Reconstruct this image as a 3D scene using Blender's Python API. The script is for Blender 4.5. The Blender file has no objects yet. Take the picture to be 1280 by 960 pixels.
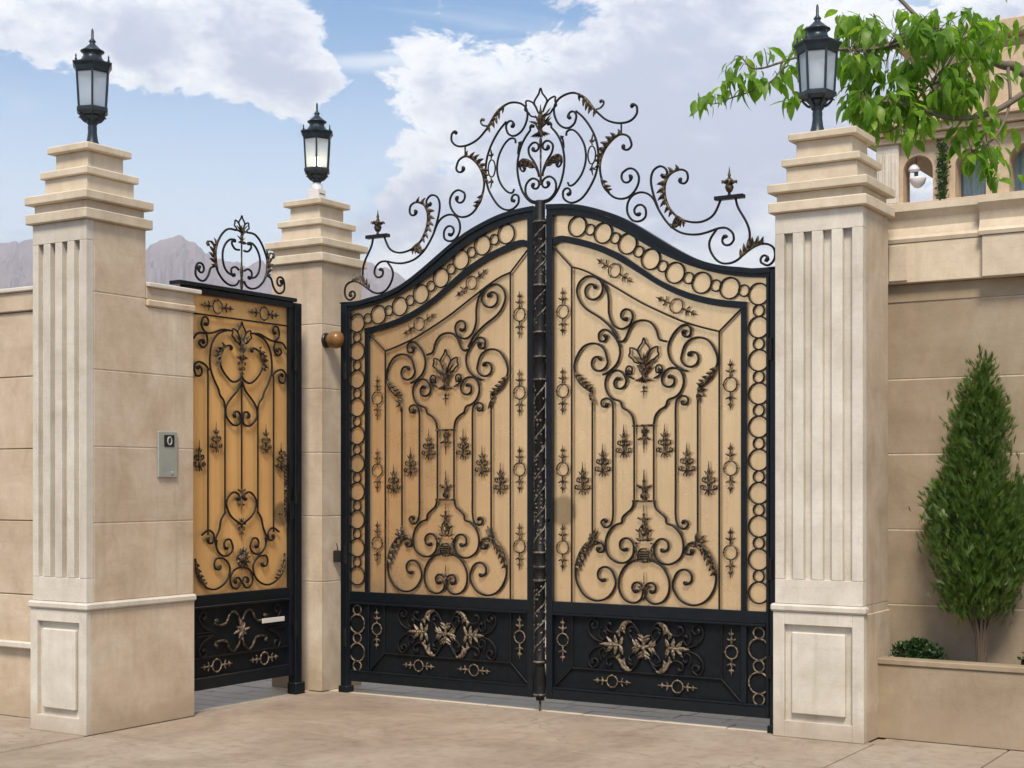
import bpy, bmesh, math, random
from mathutils import Vector, Matrix
import numpy as np

random.seed(7)
PI = math.pi
scene = bpy.context.scene
COL = scene.collection

# ------------------------------------------------------------------ camera
FPX, HOR, EYE, PSI = 1840.0, 603.0, 1.6, math.radians(32.0)   # focal length in photo pixels, horizon row, eye height, yaw
FW = np.array([-math.sin(PSI), math.cos(PSI), 0.0])
RT = np.array([math.cos(PSI), math.sin(PSI), 0.0])
UP = np.array([0.0, 0.0, 1.0])
CAM = np.array([5.298, -8.870, EYE])
cam_data = bpy.data.cameras.new('camera')
cam_data.sensor_width = 36.0
cam_data.lens = 36.0 * FPX / 1280.0
cam_data.shift_y = (HOR - 480.0) / 1280.0
cam_data.clip_end = 20000.0
cam = bpy.data.objects.new('camera', cam_data)
COL.objects.link(cam)
cam.location = CAM
cam.rotation_euler = (PI / 2, 0, PSI)
scene.camera = cam

# ------------------------------------------------------------------ light
SUN_EL, SUN_AZ = math.radians(54.0), math.radians(152.0)      # azimuth measured clockwise from +Y: veiled sun from the street side, a little to the right
SUN_STRENGTH, SUN_ANGLE = 2.5, math.radians(15.0)
EXPOSURE = 1.03
SKY_STRENGTH = 0.10
CLOUD_GAIN = 1.0
sun_data = bpy.data.lights.new('sun', 'SUN')
sun_data.energy = SUN_STRENGTH
sun_data.angle = SUN_ANGLE
sun_data.color = (1.0, 0.89, 0.74)
sun = bpy.data.objects.new('sun', sun_data)
COL.objects.link(sun)
sdir = Vector((math.sin(SUN_AZ) * math.cos(SUN_EL), math.cos(SUN_AZ) * math.cos(SUN_EL), math.sin(SUN_EL)))
sun.rotation_euler = sdir.to_track_quat('Z', 'Y').to_euler()
sun.location = (0, 0, 30)

def pdir(x, y):
    v = FW + (x - 640.0) / FPX * RT + (HOR - y) / FPX * UP
    return v / np.linalg.norm(v)

world = bpy.data.worlds.new('World')
scene.world = world
world.use_nodes = True
wt = world.node_tree
wt.nodes.clear()
def wn(t, **k):
    n = wt.nodes.new(t)
    for a, b in k.items():
        setattr(n, a, b)
    return n
def wmath(op, a, b=None, c=None, clamp=False):
    n = wn('ShaderNodeMath', operation=op)
    n.use_clamp = clamp
    for i, v in enumerate((a, b, c)):
        if v is None:
            continue
        if isinstance(v, (int, float)):
            n.inputs[i].default_value = v
        else:
            wt.links.new(v, n.inputs[i])
    return n.outputs[0]
w_out = wn('ShaderNodeOutputWorld')
w_bg = wn('ShaderNodeBackground')
w_bg.inputs['Strength'].default_value = SKY_STRENGTH
wt.links.new(w_bg.outputs[0], w_out.inputs[0])
w_sky = wn('ShaderNodeTexSky', sky_type='NISHITA')
w_sky.sun_disc = False
w_sky.sun_elevation = SUN_EL
w_sky.sun_rotation = SUN_AZ
w_sky.air_density = 1.0
w_sky.dust_density = 0.4
w_sky.ozone_density = 2.0
w_tc = wn('ShaderNodeTexCoord')
w_map = wn('ShaderNodeMapping')
w_map.inputs['Scale'].default_value = (1.0, 1.0, 1.9)
w_map.inputs['Location'].default_value = (0.3, 1.7, 0.4)
wt.links.new(w_tc.outputs['Generated'], w_map.inputs[0])
def wnoise(scale, detail, rough, dist=0.0):
    n = wn('ShaderNodeTexNoise')
    n.inputs['Scale'].default_value = scale
    n.inputs['Detail'].default_value = detail
    n.inputs['Roughness'].default_value = rough
    n.inputs['Distortion'].default_value = dist
    wt.links.new(w_map.outputs[0], n.inputs['Vector'])
    return n.outputs['Fac']
big = wnoise(4.6, 5.0, 0.55, 0.2)
fine = wnoise(22.0, 7.0, 0.70, 0.3)
cover = wmath('ADD', wmath('MULTIPLY', big, 0.68), wmath('MULTIPLY', fine, 0.46))
# the clouds and the clear gaps that the photograph shows, as soft lobes added to the noise
LOBES = [(760, 130, 230, 150, 0.17), (980, 220, 230, 150, 0.12), (530, 150, 62, 78, 0.11), (560, 270, 120, 90, 0.08),
         (370, 108, 72, 26, 0.17), (110, 40, 170, 44, 0.15), (330, 48, 110, 30, 0.11),
         (235, 180, 190, 46, -0.15), (446, 120, 34, 95, -0.17), (70, 165, 90, 32, -0.10)]
for (lx, ly, rx, ry, amp) in LOBES:
    d = pdir(lx, ly)
    dt = wn('ShaderNodeVectorMath', operation='SUBTRACT')
    wt.links.new(w_tc.outputs['Generated'], dt.inputs[0])
    dt.inputs[1].default_value = tuple(d)
    hx = wn('ShaderNodeVectorMath', operation='DOT_PRODUCT')
    wt.links.new(dt.outputs[0], hx.inputs[0])
    hx.inputs[1].default_value = tuple(RT * FPX / rx)
    hz = wn('ShaderNodeVectorMath', operation='DOT_PRODUCT')
    wt.links.new(dt.outputs[0], hz.inputs[0])
    hz.inputs[1].default_value = tuple(UP * FPX / ry)
    hf = wn('ShaderNodeVectorMath', operation='DOT_PRODUCT')
    wt.links.new(dt.outputs[0], hf.inputs[0])
    hf.inputs[1].default_value = tuple(FW * 3.0)
    r2 = wmath('ADD', wmath('ADD', wmath('MULTIPLY', hx.outputs['Value'], hx.outputs['Value']), wmath('MULTIPLY', hz.outputs['Value'], hz.outputs['Value'])), wmath('MULTIPLY', hf.outputs['Value'], hf.outputs['Value']))
    g = wmath('POWER', 2.7183, wmath('MULTIPLY', r2, -0.8))
    cover = wmath('ADD', cover, wmath('MULTIPLY', g, amp))
mask = wn('ShaderNodeMapRange', interpolation_type='SMOOTHSTEP')
wt.links.new(cover, mask.inputs[0])
mask.inputs[1].default_value = 0.560
mask.inputs[2].default_value = 0.625
# cloud bodies: white where thin and sunlit, lavender grey in their thick shaded middles
shade = wn('ShaderNodeMapRange', interpolation_type='SMOOTHSTEP')
body = wmath('ADD', wmath('MULTIPLY', cover, 0.75), wmath('MULTIPLY', wnoise(10.0, 6.0, 0.66, 0.3), 0.58))
wt.links.new(body, shade.inputs[0])
shade.inputs[1].default_value = 0.69
shade.inputs[2].default_value = 0.90
ccol = wn('ShaderNodeMix', data_type='RGBA')
CW = (6.0 * CLOUD_GAIN, 6.15 * CLOUD_GAIN, 6.35 * CLOUD_GAIN, 1)
CS = (3.2 * CLOUD_GAIN, 3.55 * CLOUD_GAIN, 4.5 * CLOUD_GAIN, 1)
ccol.inputs[6].default_value = CW
ccol.inputs[7].default_value = CS
wt.links.new(shade.outputs[0], ccol.inputs[0])
# thin streaked veil low in the sky
w_map2 = wn('ShaderNodeMapping')
w_map2.inputs['Scale'].default_value = (2.2, 2.2, 17.0)
wt.links.new(w_tc.outputs['Generated'], w_map2.inputs[0])
vn = wn('ShaderNodeTexNoise')
vn.inputs['Scale'].default_value = 1.6
vn.inputs['Detail'].default_value = 4.0
vn.inputs['Distortion'].default_value = 0.4
wt.links.new(w_map2.outputs[0], vn.inputs['Vector'])
veil = wn('ShaderNodeMapRange', interpolation_type='SMOOTHSTEP')
wt.links.new(vn.outputs['Fac'], veil.inputs[0])
veil.inputs[1].default_value = 0.46
veil.inputs[2].default_value = 0.74
veil.inputs[4].default_value = 0.75
# the sky pales evenly towards the horizon
sep = wn('ShaderNodeSeparateXYZ')
wt.links.new(w_tc.outputs['Generated'], sep.inputs[0])
low = wn('ShaderNodeMapRange', interpolation_type='SMOOTHSTEP')
wt.links.new(sep.outputs[2], low.inputs[0])
low.inputs[1].default_value = 0.12
low.inputs[2].default_value = 0.33
low.inputs[3].default_value = 0.72
low.inputs[4].default_value = 0.0
skyc = wn('ShaderNodeMix', data_type='RGBA')
thin = wmath('MAXIMUM', veil.outputs[0], low.outputs[0])
wt.links.new(wmath('MAXIMUM', mask.outputs[0], thin), skyc.inputs[0])
sk2 = wn('ShaderNodeMix', data_type='RGBA')
sk2.blend_type = 'MULTIPLY'
sk2.inputs[0].default_value = 1.0
sk2.inputs[7].default_value = (0.44, 0.71, 0.84, 1)
wt.links.new(w_sky.outputs[0], sk2.inputs[6])
wt.links.new(sk2.outputs[2], skyc.inputs[6])
wt.links.new(ccol.outputs[2], skyc.inputs[7])
wt.links.new(skyc.outputs[2], w_bg.inputs['Color'])

vs = scene.view_settings
vs.view_transform = 'Standard'
vs.look = 'None'
vs.exposure = EXPOSURE
vs.gamma = 1.0
vs.use_curve_mapping = False
scene.render.engine = 'CYCLES'
scene.cycles.max_bounces = 6
scene.cycles.diffuse_bounces = 3
scene.cycles.glossy_bounces = 3
scene.cycles.transmission_bounces = 4
scene.cycles.transparent_max_bounces = 8
scene.cycles.volume_bounces = 0

# ------------------------------------------------------------------ materials
MATS = {}
def newmat(name):
    m = bpy.data.materials.new(name)
    m.use_nodes = True
    MATS[name] = m
    nt = m.node_tree
    return m, nt, nt.nodes['Principled BSDF']
def nd(nt, t, **k):
    n = nt.nodes.new(t)
    for a, b in k.items():
        setattr(n, a, b)
    return n
def pos_noise(nt, scale, detail=5.0, rough=0.55, vec=None, stretch=None, dist=0.0):
    n = nd(nt, 'ShaderNodeTexNoise')
    n.inputs['Scale'].default_value = scale
    n.inputs['Detail'].default_value = detail
    n.inputs['Roughness'].default_value = rough
    n.inputs['Distortion'].default_value = dist
    g = nd(nt, 'ShaderNodeNewGeometry')
    if stretch:
        mp = nd(nt, 'ShaderNodeMapping')
        mp.inputs['Scale'].default_value = stretch
        nt.links.new(g.outputs['Position'], mp.inputs[0])
        nt.links.new(mp.outputs[0], n.inputs['Vector'])
    else:
        nt.links.new(g.outputs['Position'], n.inputs['Vector'])
    return n.outputs['Fac']
def ramp(nt, fac, stops):
    r = nd(nt, 'ShaderNodeValToRGB')
    els = r.color_ramp.elements
    while len(els) < len(stops):
        els.new(0.5)
    for e, (p, c) in zip(els, stops):
        e.position = p
        e.color = (*c, 1) if len(c) == 3 else c
    nt.links.new(fac, r.inputs[0])
    return r.outputs[0]
def mixc(nt, fac, a, b, mode='MIX'):
    n = nd(nt, 'ShaderNodeMix', data_type='RGBA')
    n.blend_type = mode
    for i, v in ((0, fac), (6, a), (7, b)):
        if isinstance(v, (int, float)):
            n.inputs[i].default_value = v
        elif isinstance(v, tuple):
            n.inputs[i].default_value = (*v, 1) if len(v) == 3 else v
        else:
            nt.links.new(v, n.inputs[i])
    return n.outputs[2]
def fmath(nt, op, a, b):
    n = nd(nt, 'ShaderNodeMath', operation=op)
    for i, v in enumerate((a, b)):
        if isinstance(v, (int, float)):
            n.inputs[i].default_value = v
        else:
            nt.links.new(v, n.inputs[i])
    return n.outputs[0]
def bump(nt, bs, h, strength, dist=0.01):
    b = nd(nt, 'ShaderNodeBump')
    b.inputs['Strength'].default_value = strength
    b.inputs['Distance'].default_value = dist
    nt.links.new(h, b.inputs['Height'])
    nt.links.new(b.outputs[0], bs.inputs['Normal'])

def stone_mat(name, c0, c1, c2, rough=0.75, var=0.10):
    m, nt, bs = newmat(name)
    a = pos_noise(nt, 2.6, 7, 0.62, dist=0.6)
    b = pos_noise(nt, 7.0, 7, 0.66, stretch=(1, 1, 0.55), dist=0.5)
    f = pos_noise(nt, 85.0, 4, 0.6)
    base = ramp(nt, a, [(0.30, c0), (0.52, c1), (0.72, c2)])
    streak = ramp(nt, b, [(0.35, (0.86, 0.84, 0.81)), (0.62, (1.03, 1.03, 1.03))])
    base = mixc(nt, 0.75, base, streak, 'MULTIPLY')
    speck = ramp(nt, f, [(0.30, (0.90, 0.88, 0.86)), (0.55, (1, 1, 1))])
    base = mixc(nt, 0.55, base, speck, 'MULTIPLY')
    # faint horizontal bedding, fine pits and rain streaks
    bed = pos_noise(nt, 3.0, 6, 0.7, stretch=(1.0, 1.0, 9.0), dist=0.8)
    base = mixc(nt, 0.28, base, ramp(nt, bed, [(0.34, (0.84, 0.81, 0.77)), (0.50, (1.0, 1.0, 1.0)), (0.70, (1.06, 1.06, 1.07))]), 'MULTIPLY')
    pit = pos_noise(nt, 120.0, 3, 0.55, stretch=(1.0, 1.0, 2.2))
    pitm = ramp(nt, pit, [(0.27, (0.55, 0.50, 0.44)), (0.36, (1, 1, 1))])
    base = mixc(nt, 0.8, base, pitm, 'MULTIPLY')
    drip = pos_noise(nt, 9.0, 5, 0.6, stretch=(1.0, 1.0, 0.07))
    where = pos_noise(nt, 0.9, 3, 0.5)
    dm = fmath(nt, 'MULTIPLY', ramp(nt, drip, [(0.54, (0, 0, 0)), (0.72, (1, 1, 1))]), ramp(nt, where, [(0.42, (0, 0, 0)), (0.62, (1, 1, 1))]))
    base = mixc(nt, fmath(nt, 'MULTIPLY', dm, 0.45), base, (0.30, 0.245, 0.185))
    oi = nd(nt, 'ShaderNodeObjectInfo')
    tint = ramp(nt, oi.outputs['Random'], [(0.0, (1 - var, 1 - var * 1.1, 1 - var * 1.2)), (1.0, (1.04, 1.03, 1.02))])
    base = mixc(nt, 1.0, base, tint, 'MULTIPLY')
    # splash-back dirt close to the ground
    g = nd(nt, 'ShaderNodeNewGeometry')
    sx = nd(nt, 'ShaderNodeSeparateXYZ')
    nt.links.new(g.outputs['Position'], sx.inputs[0])
    mr = nd(nt, 'ShaderNodeMapRange')
    nt.links.new(fmath(nt, 'ADD', sx.outputs[2], fmath(nt, 'MULTIPLY', a, 0.25)), mr.inputs[0])
    mr.inputs[1].default_value = 0.16; mr.inputs[2].default_value = 0.34
    mr.inputs[3].default_value = 0.55; mr.inputs[4].default_value = 0.0
    base = mixc(nt, mr.outputs[0], base, (0.33, 0.25, 0.17))
    nt.links.new(base, bs.inputs['Base Color'])
    bs.inputs['Roughness'].default_value = rough
    h = fmath(nt, 'ADD', fmath(nt, 'MULTIPLY', f, 0.5), fmath(nt, 'ADD', b, pitm))
    bump(nt, bs, h, 0.30, 0.006)
    return m
stone_mat('limestone', (0.46, 0.355, 0.25), (0.56, 0.455, 0.34), (0.63, 0.54, 0.425))
stone_mat('pale_limestone', (0.53, 0.49, 0.42), (0.61, 0.57, 0.50), (0.67, 0.635, 0.57), var=0.05)
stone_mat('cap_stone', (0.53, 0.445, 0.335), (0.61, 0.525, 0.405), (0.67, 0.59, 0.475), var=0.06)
stone_mat('peach_stone', (0.47, 0.35, 0.235), (0.53, 0.41, 0.285), (0.57, 0.46, 0.335), var=0.05)
stone_mat('tile_stone', (0.70, 0.60, 0.44), (0.78, 0.69, 0.53), (0.82, 0.75, 0.60), rough=0.6, var=0.10)
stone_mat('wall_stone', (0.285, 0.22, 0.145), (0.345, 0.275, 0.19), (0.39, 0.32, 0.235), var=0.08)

def iron_mat(name, base, patina, lo, hi, rough=0.42, scale=38.0, spec=0.4):
    m, nt, bs = newmat(name)
    a = pos_noise(nt, scale, 4, 0.6)
    f = pos_noise(nt, 160, 3, 0.6)
    fac = ramp(nt, a, [(lo, (0, 0, 0)), (hi, (1, 1, 1))])
    c = mixc(nt, fac, base, patina)
    nt.links.new(c, bs.inputs['Base Color'])
    bs.inputs['Metallic'].default_value = 0.1
    bs.inputs['Specular IOR Level'].default_value = spec
    r = nd(nt, 'ShaderNodeMapRange')
    nt.links.new(f, r.inputs[0])
    r.inputs[3].default_value = rough - 0.10; r.inputs[4].default_value = rough + 0.14
    nt.links.new(r.outputs[0], bs.inputs['Roughness'])
    bump(nt, bs, f, 0.25, 0.002)
iron_mat('black_iron', (0.006, 0.006, 0.007), (0.016, 0.013, 0.011), 0.45, 0.75, 0.50, spec=0.25)
iron_mat('frame_paint', (0.003, 0.006, 0.009), (0.006, 0.009, 0.013), 0.40, 0.70, 0.30, 20, spec=0.35)  # black paint with the blue of reflected sky put into its colour
iron_mat('kick_paint', (0.004, 0.0055, 0.0075), (0.008, 0.010, 0.012), 0.40, 0.70, 0.55, 20, spec=0.22)
iron_mat('bronze_iron', (0.010, 0.008, 0.007), (0.20, 0.135, 0.070), 0.46, 0.66, 0.45, 45, spec=0.3)
iron_mat('brushed_bronze', (0.03, 0.025, 0.02), (0.27, 0.20, 0.13), 0.38, 0.62, 0.45, 60, spec=0.3)
iron_mat('silver_vine', (0.014, 0.012, 0.011), (0.20, 0.175, 0.14), 0.38, 0.60, 0.45, 50, spec=0.3)
iron_mat('lantern_metal', (0.014, 0.024, 0.034), (0.028, 0.042, 0.055), 0.40, 0.70, 0.34, 25)
iron_mat('dark_wire', (0.02, 0.02, 0.02), (0.03, 0.03, 0.03), 0.4, 0.7, 0.5)

def gold_mat(name, base, dirt_spots, metal, rough):
    m, nt, bs = newmat(name)
    v = pos_noise(nt, 3.0, 5, 0.6)
    brush = pos_noise(nt, 60.0, 4, 0.7, stretch=(1.0, 1.0, 0.02))
    c = mixc(nt, ramp(nt, v, [(0.3, (0, 0, 0)), (0.7, (1, 1, 1))]), tuple(x * 0.93 for x in base), tuple(min(1, x * 1.05) for x in base))
    c = mixc(nt, 0.6, c, ramp(nt, brush, [(0.3, (0.93, 0.92, 0.90)), (0.7, (1.03, 1.03, 1.03))]), 'MULTIPLY')
    rain = pos_noise(nt, 16.0, 5, 0.62, stretch=(1.0, 1.0, 0.06))
    c = mixc(nt, fmath(nt, 'MULTIPLY', ramp(nt, rain, [(0.50, (0, 0, 0)), (0.75, (1, 1, 1))]), 0.22), c, tuple(x * 0.6 for x in base))
    g = nd(nt, 'ShaderNodeNewGeometry')
    for (p, rad, amt) in dirt_spots:
        dn = nd(nt, 'ShaderNodeVectorMath', operation='DISTANCE')
        nt.links.new(g.outputs['Position'], dn.inputs[0])
        dn.inputs[1].default_value = p
        mr = nd(nt, 'ShaderNodeMapRange', interpolation_type='SMOOTHSTEP')
        nt.links.new(fmath(nt, 'ADD', dn.outputs['Value'], fmath(nt, 'MULTIPLY', v, 0.03)), mr.inputs[0])
        mr.inputs[1].default_value = rad * 0.85; mr.inputs[2].default_value = rad * 1.25
        mr.inputs[3].default_value = amt; mr.inputs[4].default_value = 0.0
        c = mixc(nt, mr.outputs[0], c, (0.16, 0.115, 0.07))
    nt.links.new(c, bs.inputs['Base Color'])
    bs.inputs['Metallic'].default_value = metal
    rm = nd(nt, 'ShaderNodeMapRange')
    nt.links.new(pos_noise(nt, 7.0, 6, 0.65), rm.inputs[0])
    rm.inputs[1].default_value = 0.3; rm.inputs[2].default_value = 0.7
    rm.inputs[3].default_value = rough - 0.07; rm.inputs[4].default_value = rough + 0.08
    nt.links.new(rm.outputs[0], bs.inputs['Roughness'])
    bump(nt, bs, fmath(nt, 'ADD', fmath(nt, 'MULTIPLY', brush, 0.15), v), 0.12, 0.01)
gold_mat('gold_sheet', (0.92, 0.655, 0.375), [((0.17, 0.02, 1.40), 0.115, 0.6)], 0.78, 0.30)
gold_mat('wicket_gold', (0.84, 0.51, 0.205), [((-2.0, -0.44, 1.36), 0.10, 0.75)], 0.45, 0.35)  # gold sheet again, its side-facing reflection put into a deeper orange base colour

def simple(name, col, rough=0.5, metal=0.0, em=None, ems=0.0, noise=0.0):
    m, nt, bs = newmat(name)
    if noise:
        a = pos_noise(nt, 14.0, 5, 0.6)
        c = mixc(nt, a, tuple(x * (1 - noise) for x in col), tuple(min(1, x * (1 + noise)) for x in col))
        nt.links.new(c, bs.inputs['Base Color'])
    else:
        bs.inputs['Base Color'].default_value = (*col, 1)
    bs.inputs['Roughness'].default_value = rough
    bs.inputs['Metallic'].default_value = metal
    if em:
        bs.inputs['Emission Color'].default_value = (*em, 1)
        bs.inputs['Emission Strength'].default_value = ems
    return m
simple('steel_plate', (0.36, 0.38, 0.35), 0.45, 0.35, noise=0.12)
simple('black_plastic', (0.012, 0.012, 0.013), 0.35, noise=0.2)
simple('lens_grey', (0.34, 0.35, 0.36), 0.35, noise=0.1)
simple('white_plastic', (0.62, 0.60, 0.58), 0.5, noise=0.08)
simple('amber_shell', (0.21, 0.10, 0.028), 0.32, noise=0.35)
simple('bulb_glow', (0.9, 0.85, 0.7), 0.5, em=(1.0, 0.78, 0.42), ems=4.0)
simple('bulb_off', (0.75, 0.75, 0.74), 0.4, noise=0.05)
simple('curtain_blue', (0.42, 0.60, 0.70), 0.8, noise=0.25)
simple('room_dark', (0.10, 0.085, 0.07), 0.9, noise=0.2)
simple('lamp_white', (0.72, 0.70, 0.72), 0.35, noise=0.05)
simple('asphalt', (0.055, 0.055, 0.057), 0.9, noise=0.25)
simple('soil', (0.09, 0.06, 0.038), 0.95, noise=0.4)
simple('bark', (0.15, 0.12, 0.095), 0.85, noise=0.35)
simple('bark_brown', (0.10, 0.07, 0.048), 0.9, noise=0.35)

m, nt, bs = newmat('lantern_glass')
bs.inputs['Base Color'].default_value = (0.80, 0.86, 0.92, 1)
bs.inputs['Roughness'].default_value = 0.22
tr = nd(nt, 'ShaderNodeBsdfTranslucent'); tr.inputs[0].default_value = (0.88, 0.92, 0.96, 1)
tp = nd(nt, 'ShaderNodeBsdfTransparent'); tp.inputs[0].default_value = (0.90, 0.94, 0.98, 1)
mx = nd(nt, 'ShaderNodeMixShader'); mx.inputs[0].default_value = 0.62
mx2 = nd(nt, 'ShaderNodeMixShader'); mx2.inputs[0].default_value = 0.55
out = nt.nodes['Material Output']
nt.links.new(bs.outputs[0], mx.inputs[1]); nt.links.new(tr.outputs[0], mx.inputs[2])
nt.links.new(mx.outputs[0], mx2.inputs[1]); nt.links.new(tp.outputs[0], mx2.inputs[2])
nt.links.new(mx2.outputs[0], out.inputs[0])

def leaf_mat(name, c0, c1, c2, trans=0.45):
    m, nt, bs = newmat(name)
    oi = nd(nt, 'ShaderNodeObjectInfo')
    a = pos_noise(nt, 16.0, 3, 0.6)
    f = fmath(nt, 'ADD', fmath(nt, 'MULTIPLY', oi.outputs['Random'], 0.35), fmath(nt, 'MULTIPLY', a, 0.75))
    c = ramp(nt, f, [(0.25, c0), (0.55, c1), (0.85, c2)])
    nt.links.new(c, bs.inputs['Base Color'])
    bs.inputs['Roughness'].default_value = 0.42
    t = nd(nt, 'ShaderNodeBsdfTranslucent')
    bright = mixc(nt, 1.0, c, (1.5, 1.55, 0.9), 'MULTIPLY')
    nt.links.new(bright, t.inputs[0])
    mx = nd(nt, 'ShaderNodeMixShader'); mx.inputs[0].default_value = trans
    nt.links.new(bs.outputs[0], mx.inputs[1]); nt.links.new(t.outputs[0], mx.inputs[2])
    nt.links.new(mx.outputs[0], nt.nodes['Material Output'].inputs[0])
leaf_mat('walnut_leaf', (0.065, 0.16, 0.018), (0.15, 0.29, 0.028), (0.36, 0.48, 0.055), 0.6)
leaf_mat('thuja_leaf', (0.020, 0.055, 0.009), (0.050, 0.108, 0.014), (0.12, 0.175, 0.026), 0.38)
leaf_mat('shrub_leaf', (0.012, 0.040, 0.010), (0.025, 0.065, 0.014), (0.045, 0.09, 0.02), 0.25)

m, nt, bs = newmat('concrete')
a = pos_noise(nt, 1.1, 8, 0.64, dist=0.8); b = pos_noise(nt, 11, 7, 0.68, dist=0.4); f = pos_noise(nt, 150, 3, 0.6); g2 = pos_noise(nt, 420, 2, 0.5)
c = ramp(nt, a, [(0.30, (0.215, 0.165, 0.122)), (0.50, (0.305, 0.245, 0.188)), (0.72, (0.375, 0.315, 0.25))])
c = mixc(nt, 0.85, c, ramp(nt, b, [(0.30, (0.76, 0.73, 0.70)), (0.50, (1, 1, 1)), (0.72, (1.10, 1.10, 1.10))]), 'MULTIPLY')
c = mixc(nt, 0.7, c, ramp(nt, f, [(0.30, (0.72, 0.69, 0.66)), (0.58, (1.05, 1.05, 1.05))]), 'MULTIPLY')
c = mixc(nt, 0.6, c, ramp(nt, g2, [(0.28, (0.62, 0.58, 0.55)), (0.42, (1, 1, 1))]), 'MULTIPLY')
ty = pos_noise(nt, 2.2, 6, 0.65, stretch=(2.6, 0.25, 1))       # worn wheel tracks run through the gate
c = mixc(nt, fmath(nt, 'MULTIPLY', ramp(nt, ty, [(0.56, (0, 0, 0)), (0.74, (1, 1, 1))]), 0.4), c, (0.15, 0.12, 0.095))
# hairline cracks
vr = nd(nt, 'ShaderNodeTexVoronoi', feature='DISTANCE_TO_EDGE')
vr.inputs['Scale'].default_value = 0.75
gg = nd(nt, 'ShaderNodeNewGeometry')
wv = nd(nt, 'ShaderNodeVectorMath', operation='ADD')
nz = nd(nt, 'ShaderNodeTexNoise'); nz.inputs['Scale'].default_value = 4.0; nz.inputs['Detail'].default_value = 5.0
nt.links.new(gg.outputs['Position'], nz.inputs['Vector'])
sc_ = nd(nt, 'ShaderNodeVectorMath', operation='SCALE'); sc_.inputs['Scale'].default_value = 0.35
nt.links.new(nz.outputs['Color'], sc_.inputs[0])
nt.links.new(gg.outputs['Position'], wv.inputs[0]); nt.links.new(sc_.outputs[0], wv.inputs[1])
nt.links.new(wv.outputs[0], vr.inputs['Vector'])
ck = ramp(nt, vr.outputs['Distance'], [(0.0, (1, 1, 1)), (0.006, (0, 0, 0))])
ckm = fmath(nt, 'MULTIPLY', ck, ramp(nt, a, [(0.45, (0, 0, 0)), (0.60, (1, 1, 1))]))
c = mixc(nt, fmath(nt, 'MULTIPLY', ckm, 0.6), c, (0.10, 0.08, 0.065))
nt.links.new(c, bs.inputs['Base Color']); bs.inputs['Roughness'].default_value = 0.85
bump(nt, bs, fmath(nt, 'ADD', f, b), 0.45, 0.006)
m, nt, bs = newmat('dry_ground')
a = pos_noise(nt, 0.05, 8, 0.6); b = pos_noise(nt, 3, 6, 0.6)
c = ramp(nt, a, [(0.3, (0.17, 0.14, 0.10)), (0.7, (0.26, 0.22, 0.165))])
c = mixc(nt, 0.6, c, ramp(nt, b, [(0.3, (0.8, 0.8, 0.8)), (0.7, (1.08, 1.08, 1.08))]), 'MULTIPLY')
nt.links.new(c, bs.inputs['Base Color']); bs.inputs['Roughness'].default_value = 0.95
m, nt, bs = newmat('mountain_rock')
a = pos_noise(nt, 0.006, 9, 0.68, dist=0.8); b = pos_noise(nt, 0.03, 8, 0.65, stretch=(1, 1, 0.4))
c = ramp(nt, a, [(0.3, (0.15, 0.115, 0.13)), (0.55, (0.22, 0.17, 0.185)), (0.75, (0.29, 0.235, 0.25))])
c = mixc(nt, 0.7, c, ramp(nt, b, [(0.35, (0.7, 0.7, 0.72)), (0.65, (1.1, 1.1, 1.1))]), 'MULTIPLY')
nt.links.new(c, bs.inputs['Base Color']); bs.inputs['Roughness'].default_value = 0.95

# ------------------------------------------------------------------ helpers
def tag(o, label=None, cat=None, group=None, kind=None):
    if label: o['label'] = label
    if cat: o['category'] = cat
    if group: o['group'] = group
    if kind: o['kind'] = kind
    return o
def thing(name, loc, label, cat, group=None):
    o = bpy.data.objects.new(name, None)
    o.empty_display_size = 0.1
    COL.objects.link(o)
    o.location = loc
    return tag(o, label, cat, group)
def origin(o):
    v = Vector((0, 0, 0))
    while o is not None:
        v = v + o.location
        o = o.parent
    return v
def link(name, mesh, parent=None, loc=None):
    """an object that uses mesh; loc is a world position"""
    o = bpy.data.objects.new(name, mesh)
    COL.objects.link(o)
    if parent is not None:
        o.parent = parent
    if loc is not None:
        o.location = Vector(loc) - (origin(parent) if parent is not None else Vector((0, 0, 0)))
    return o

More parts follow.
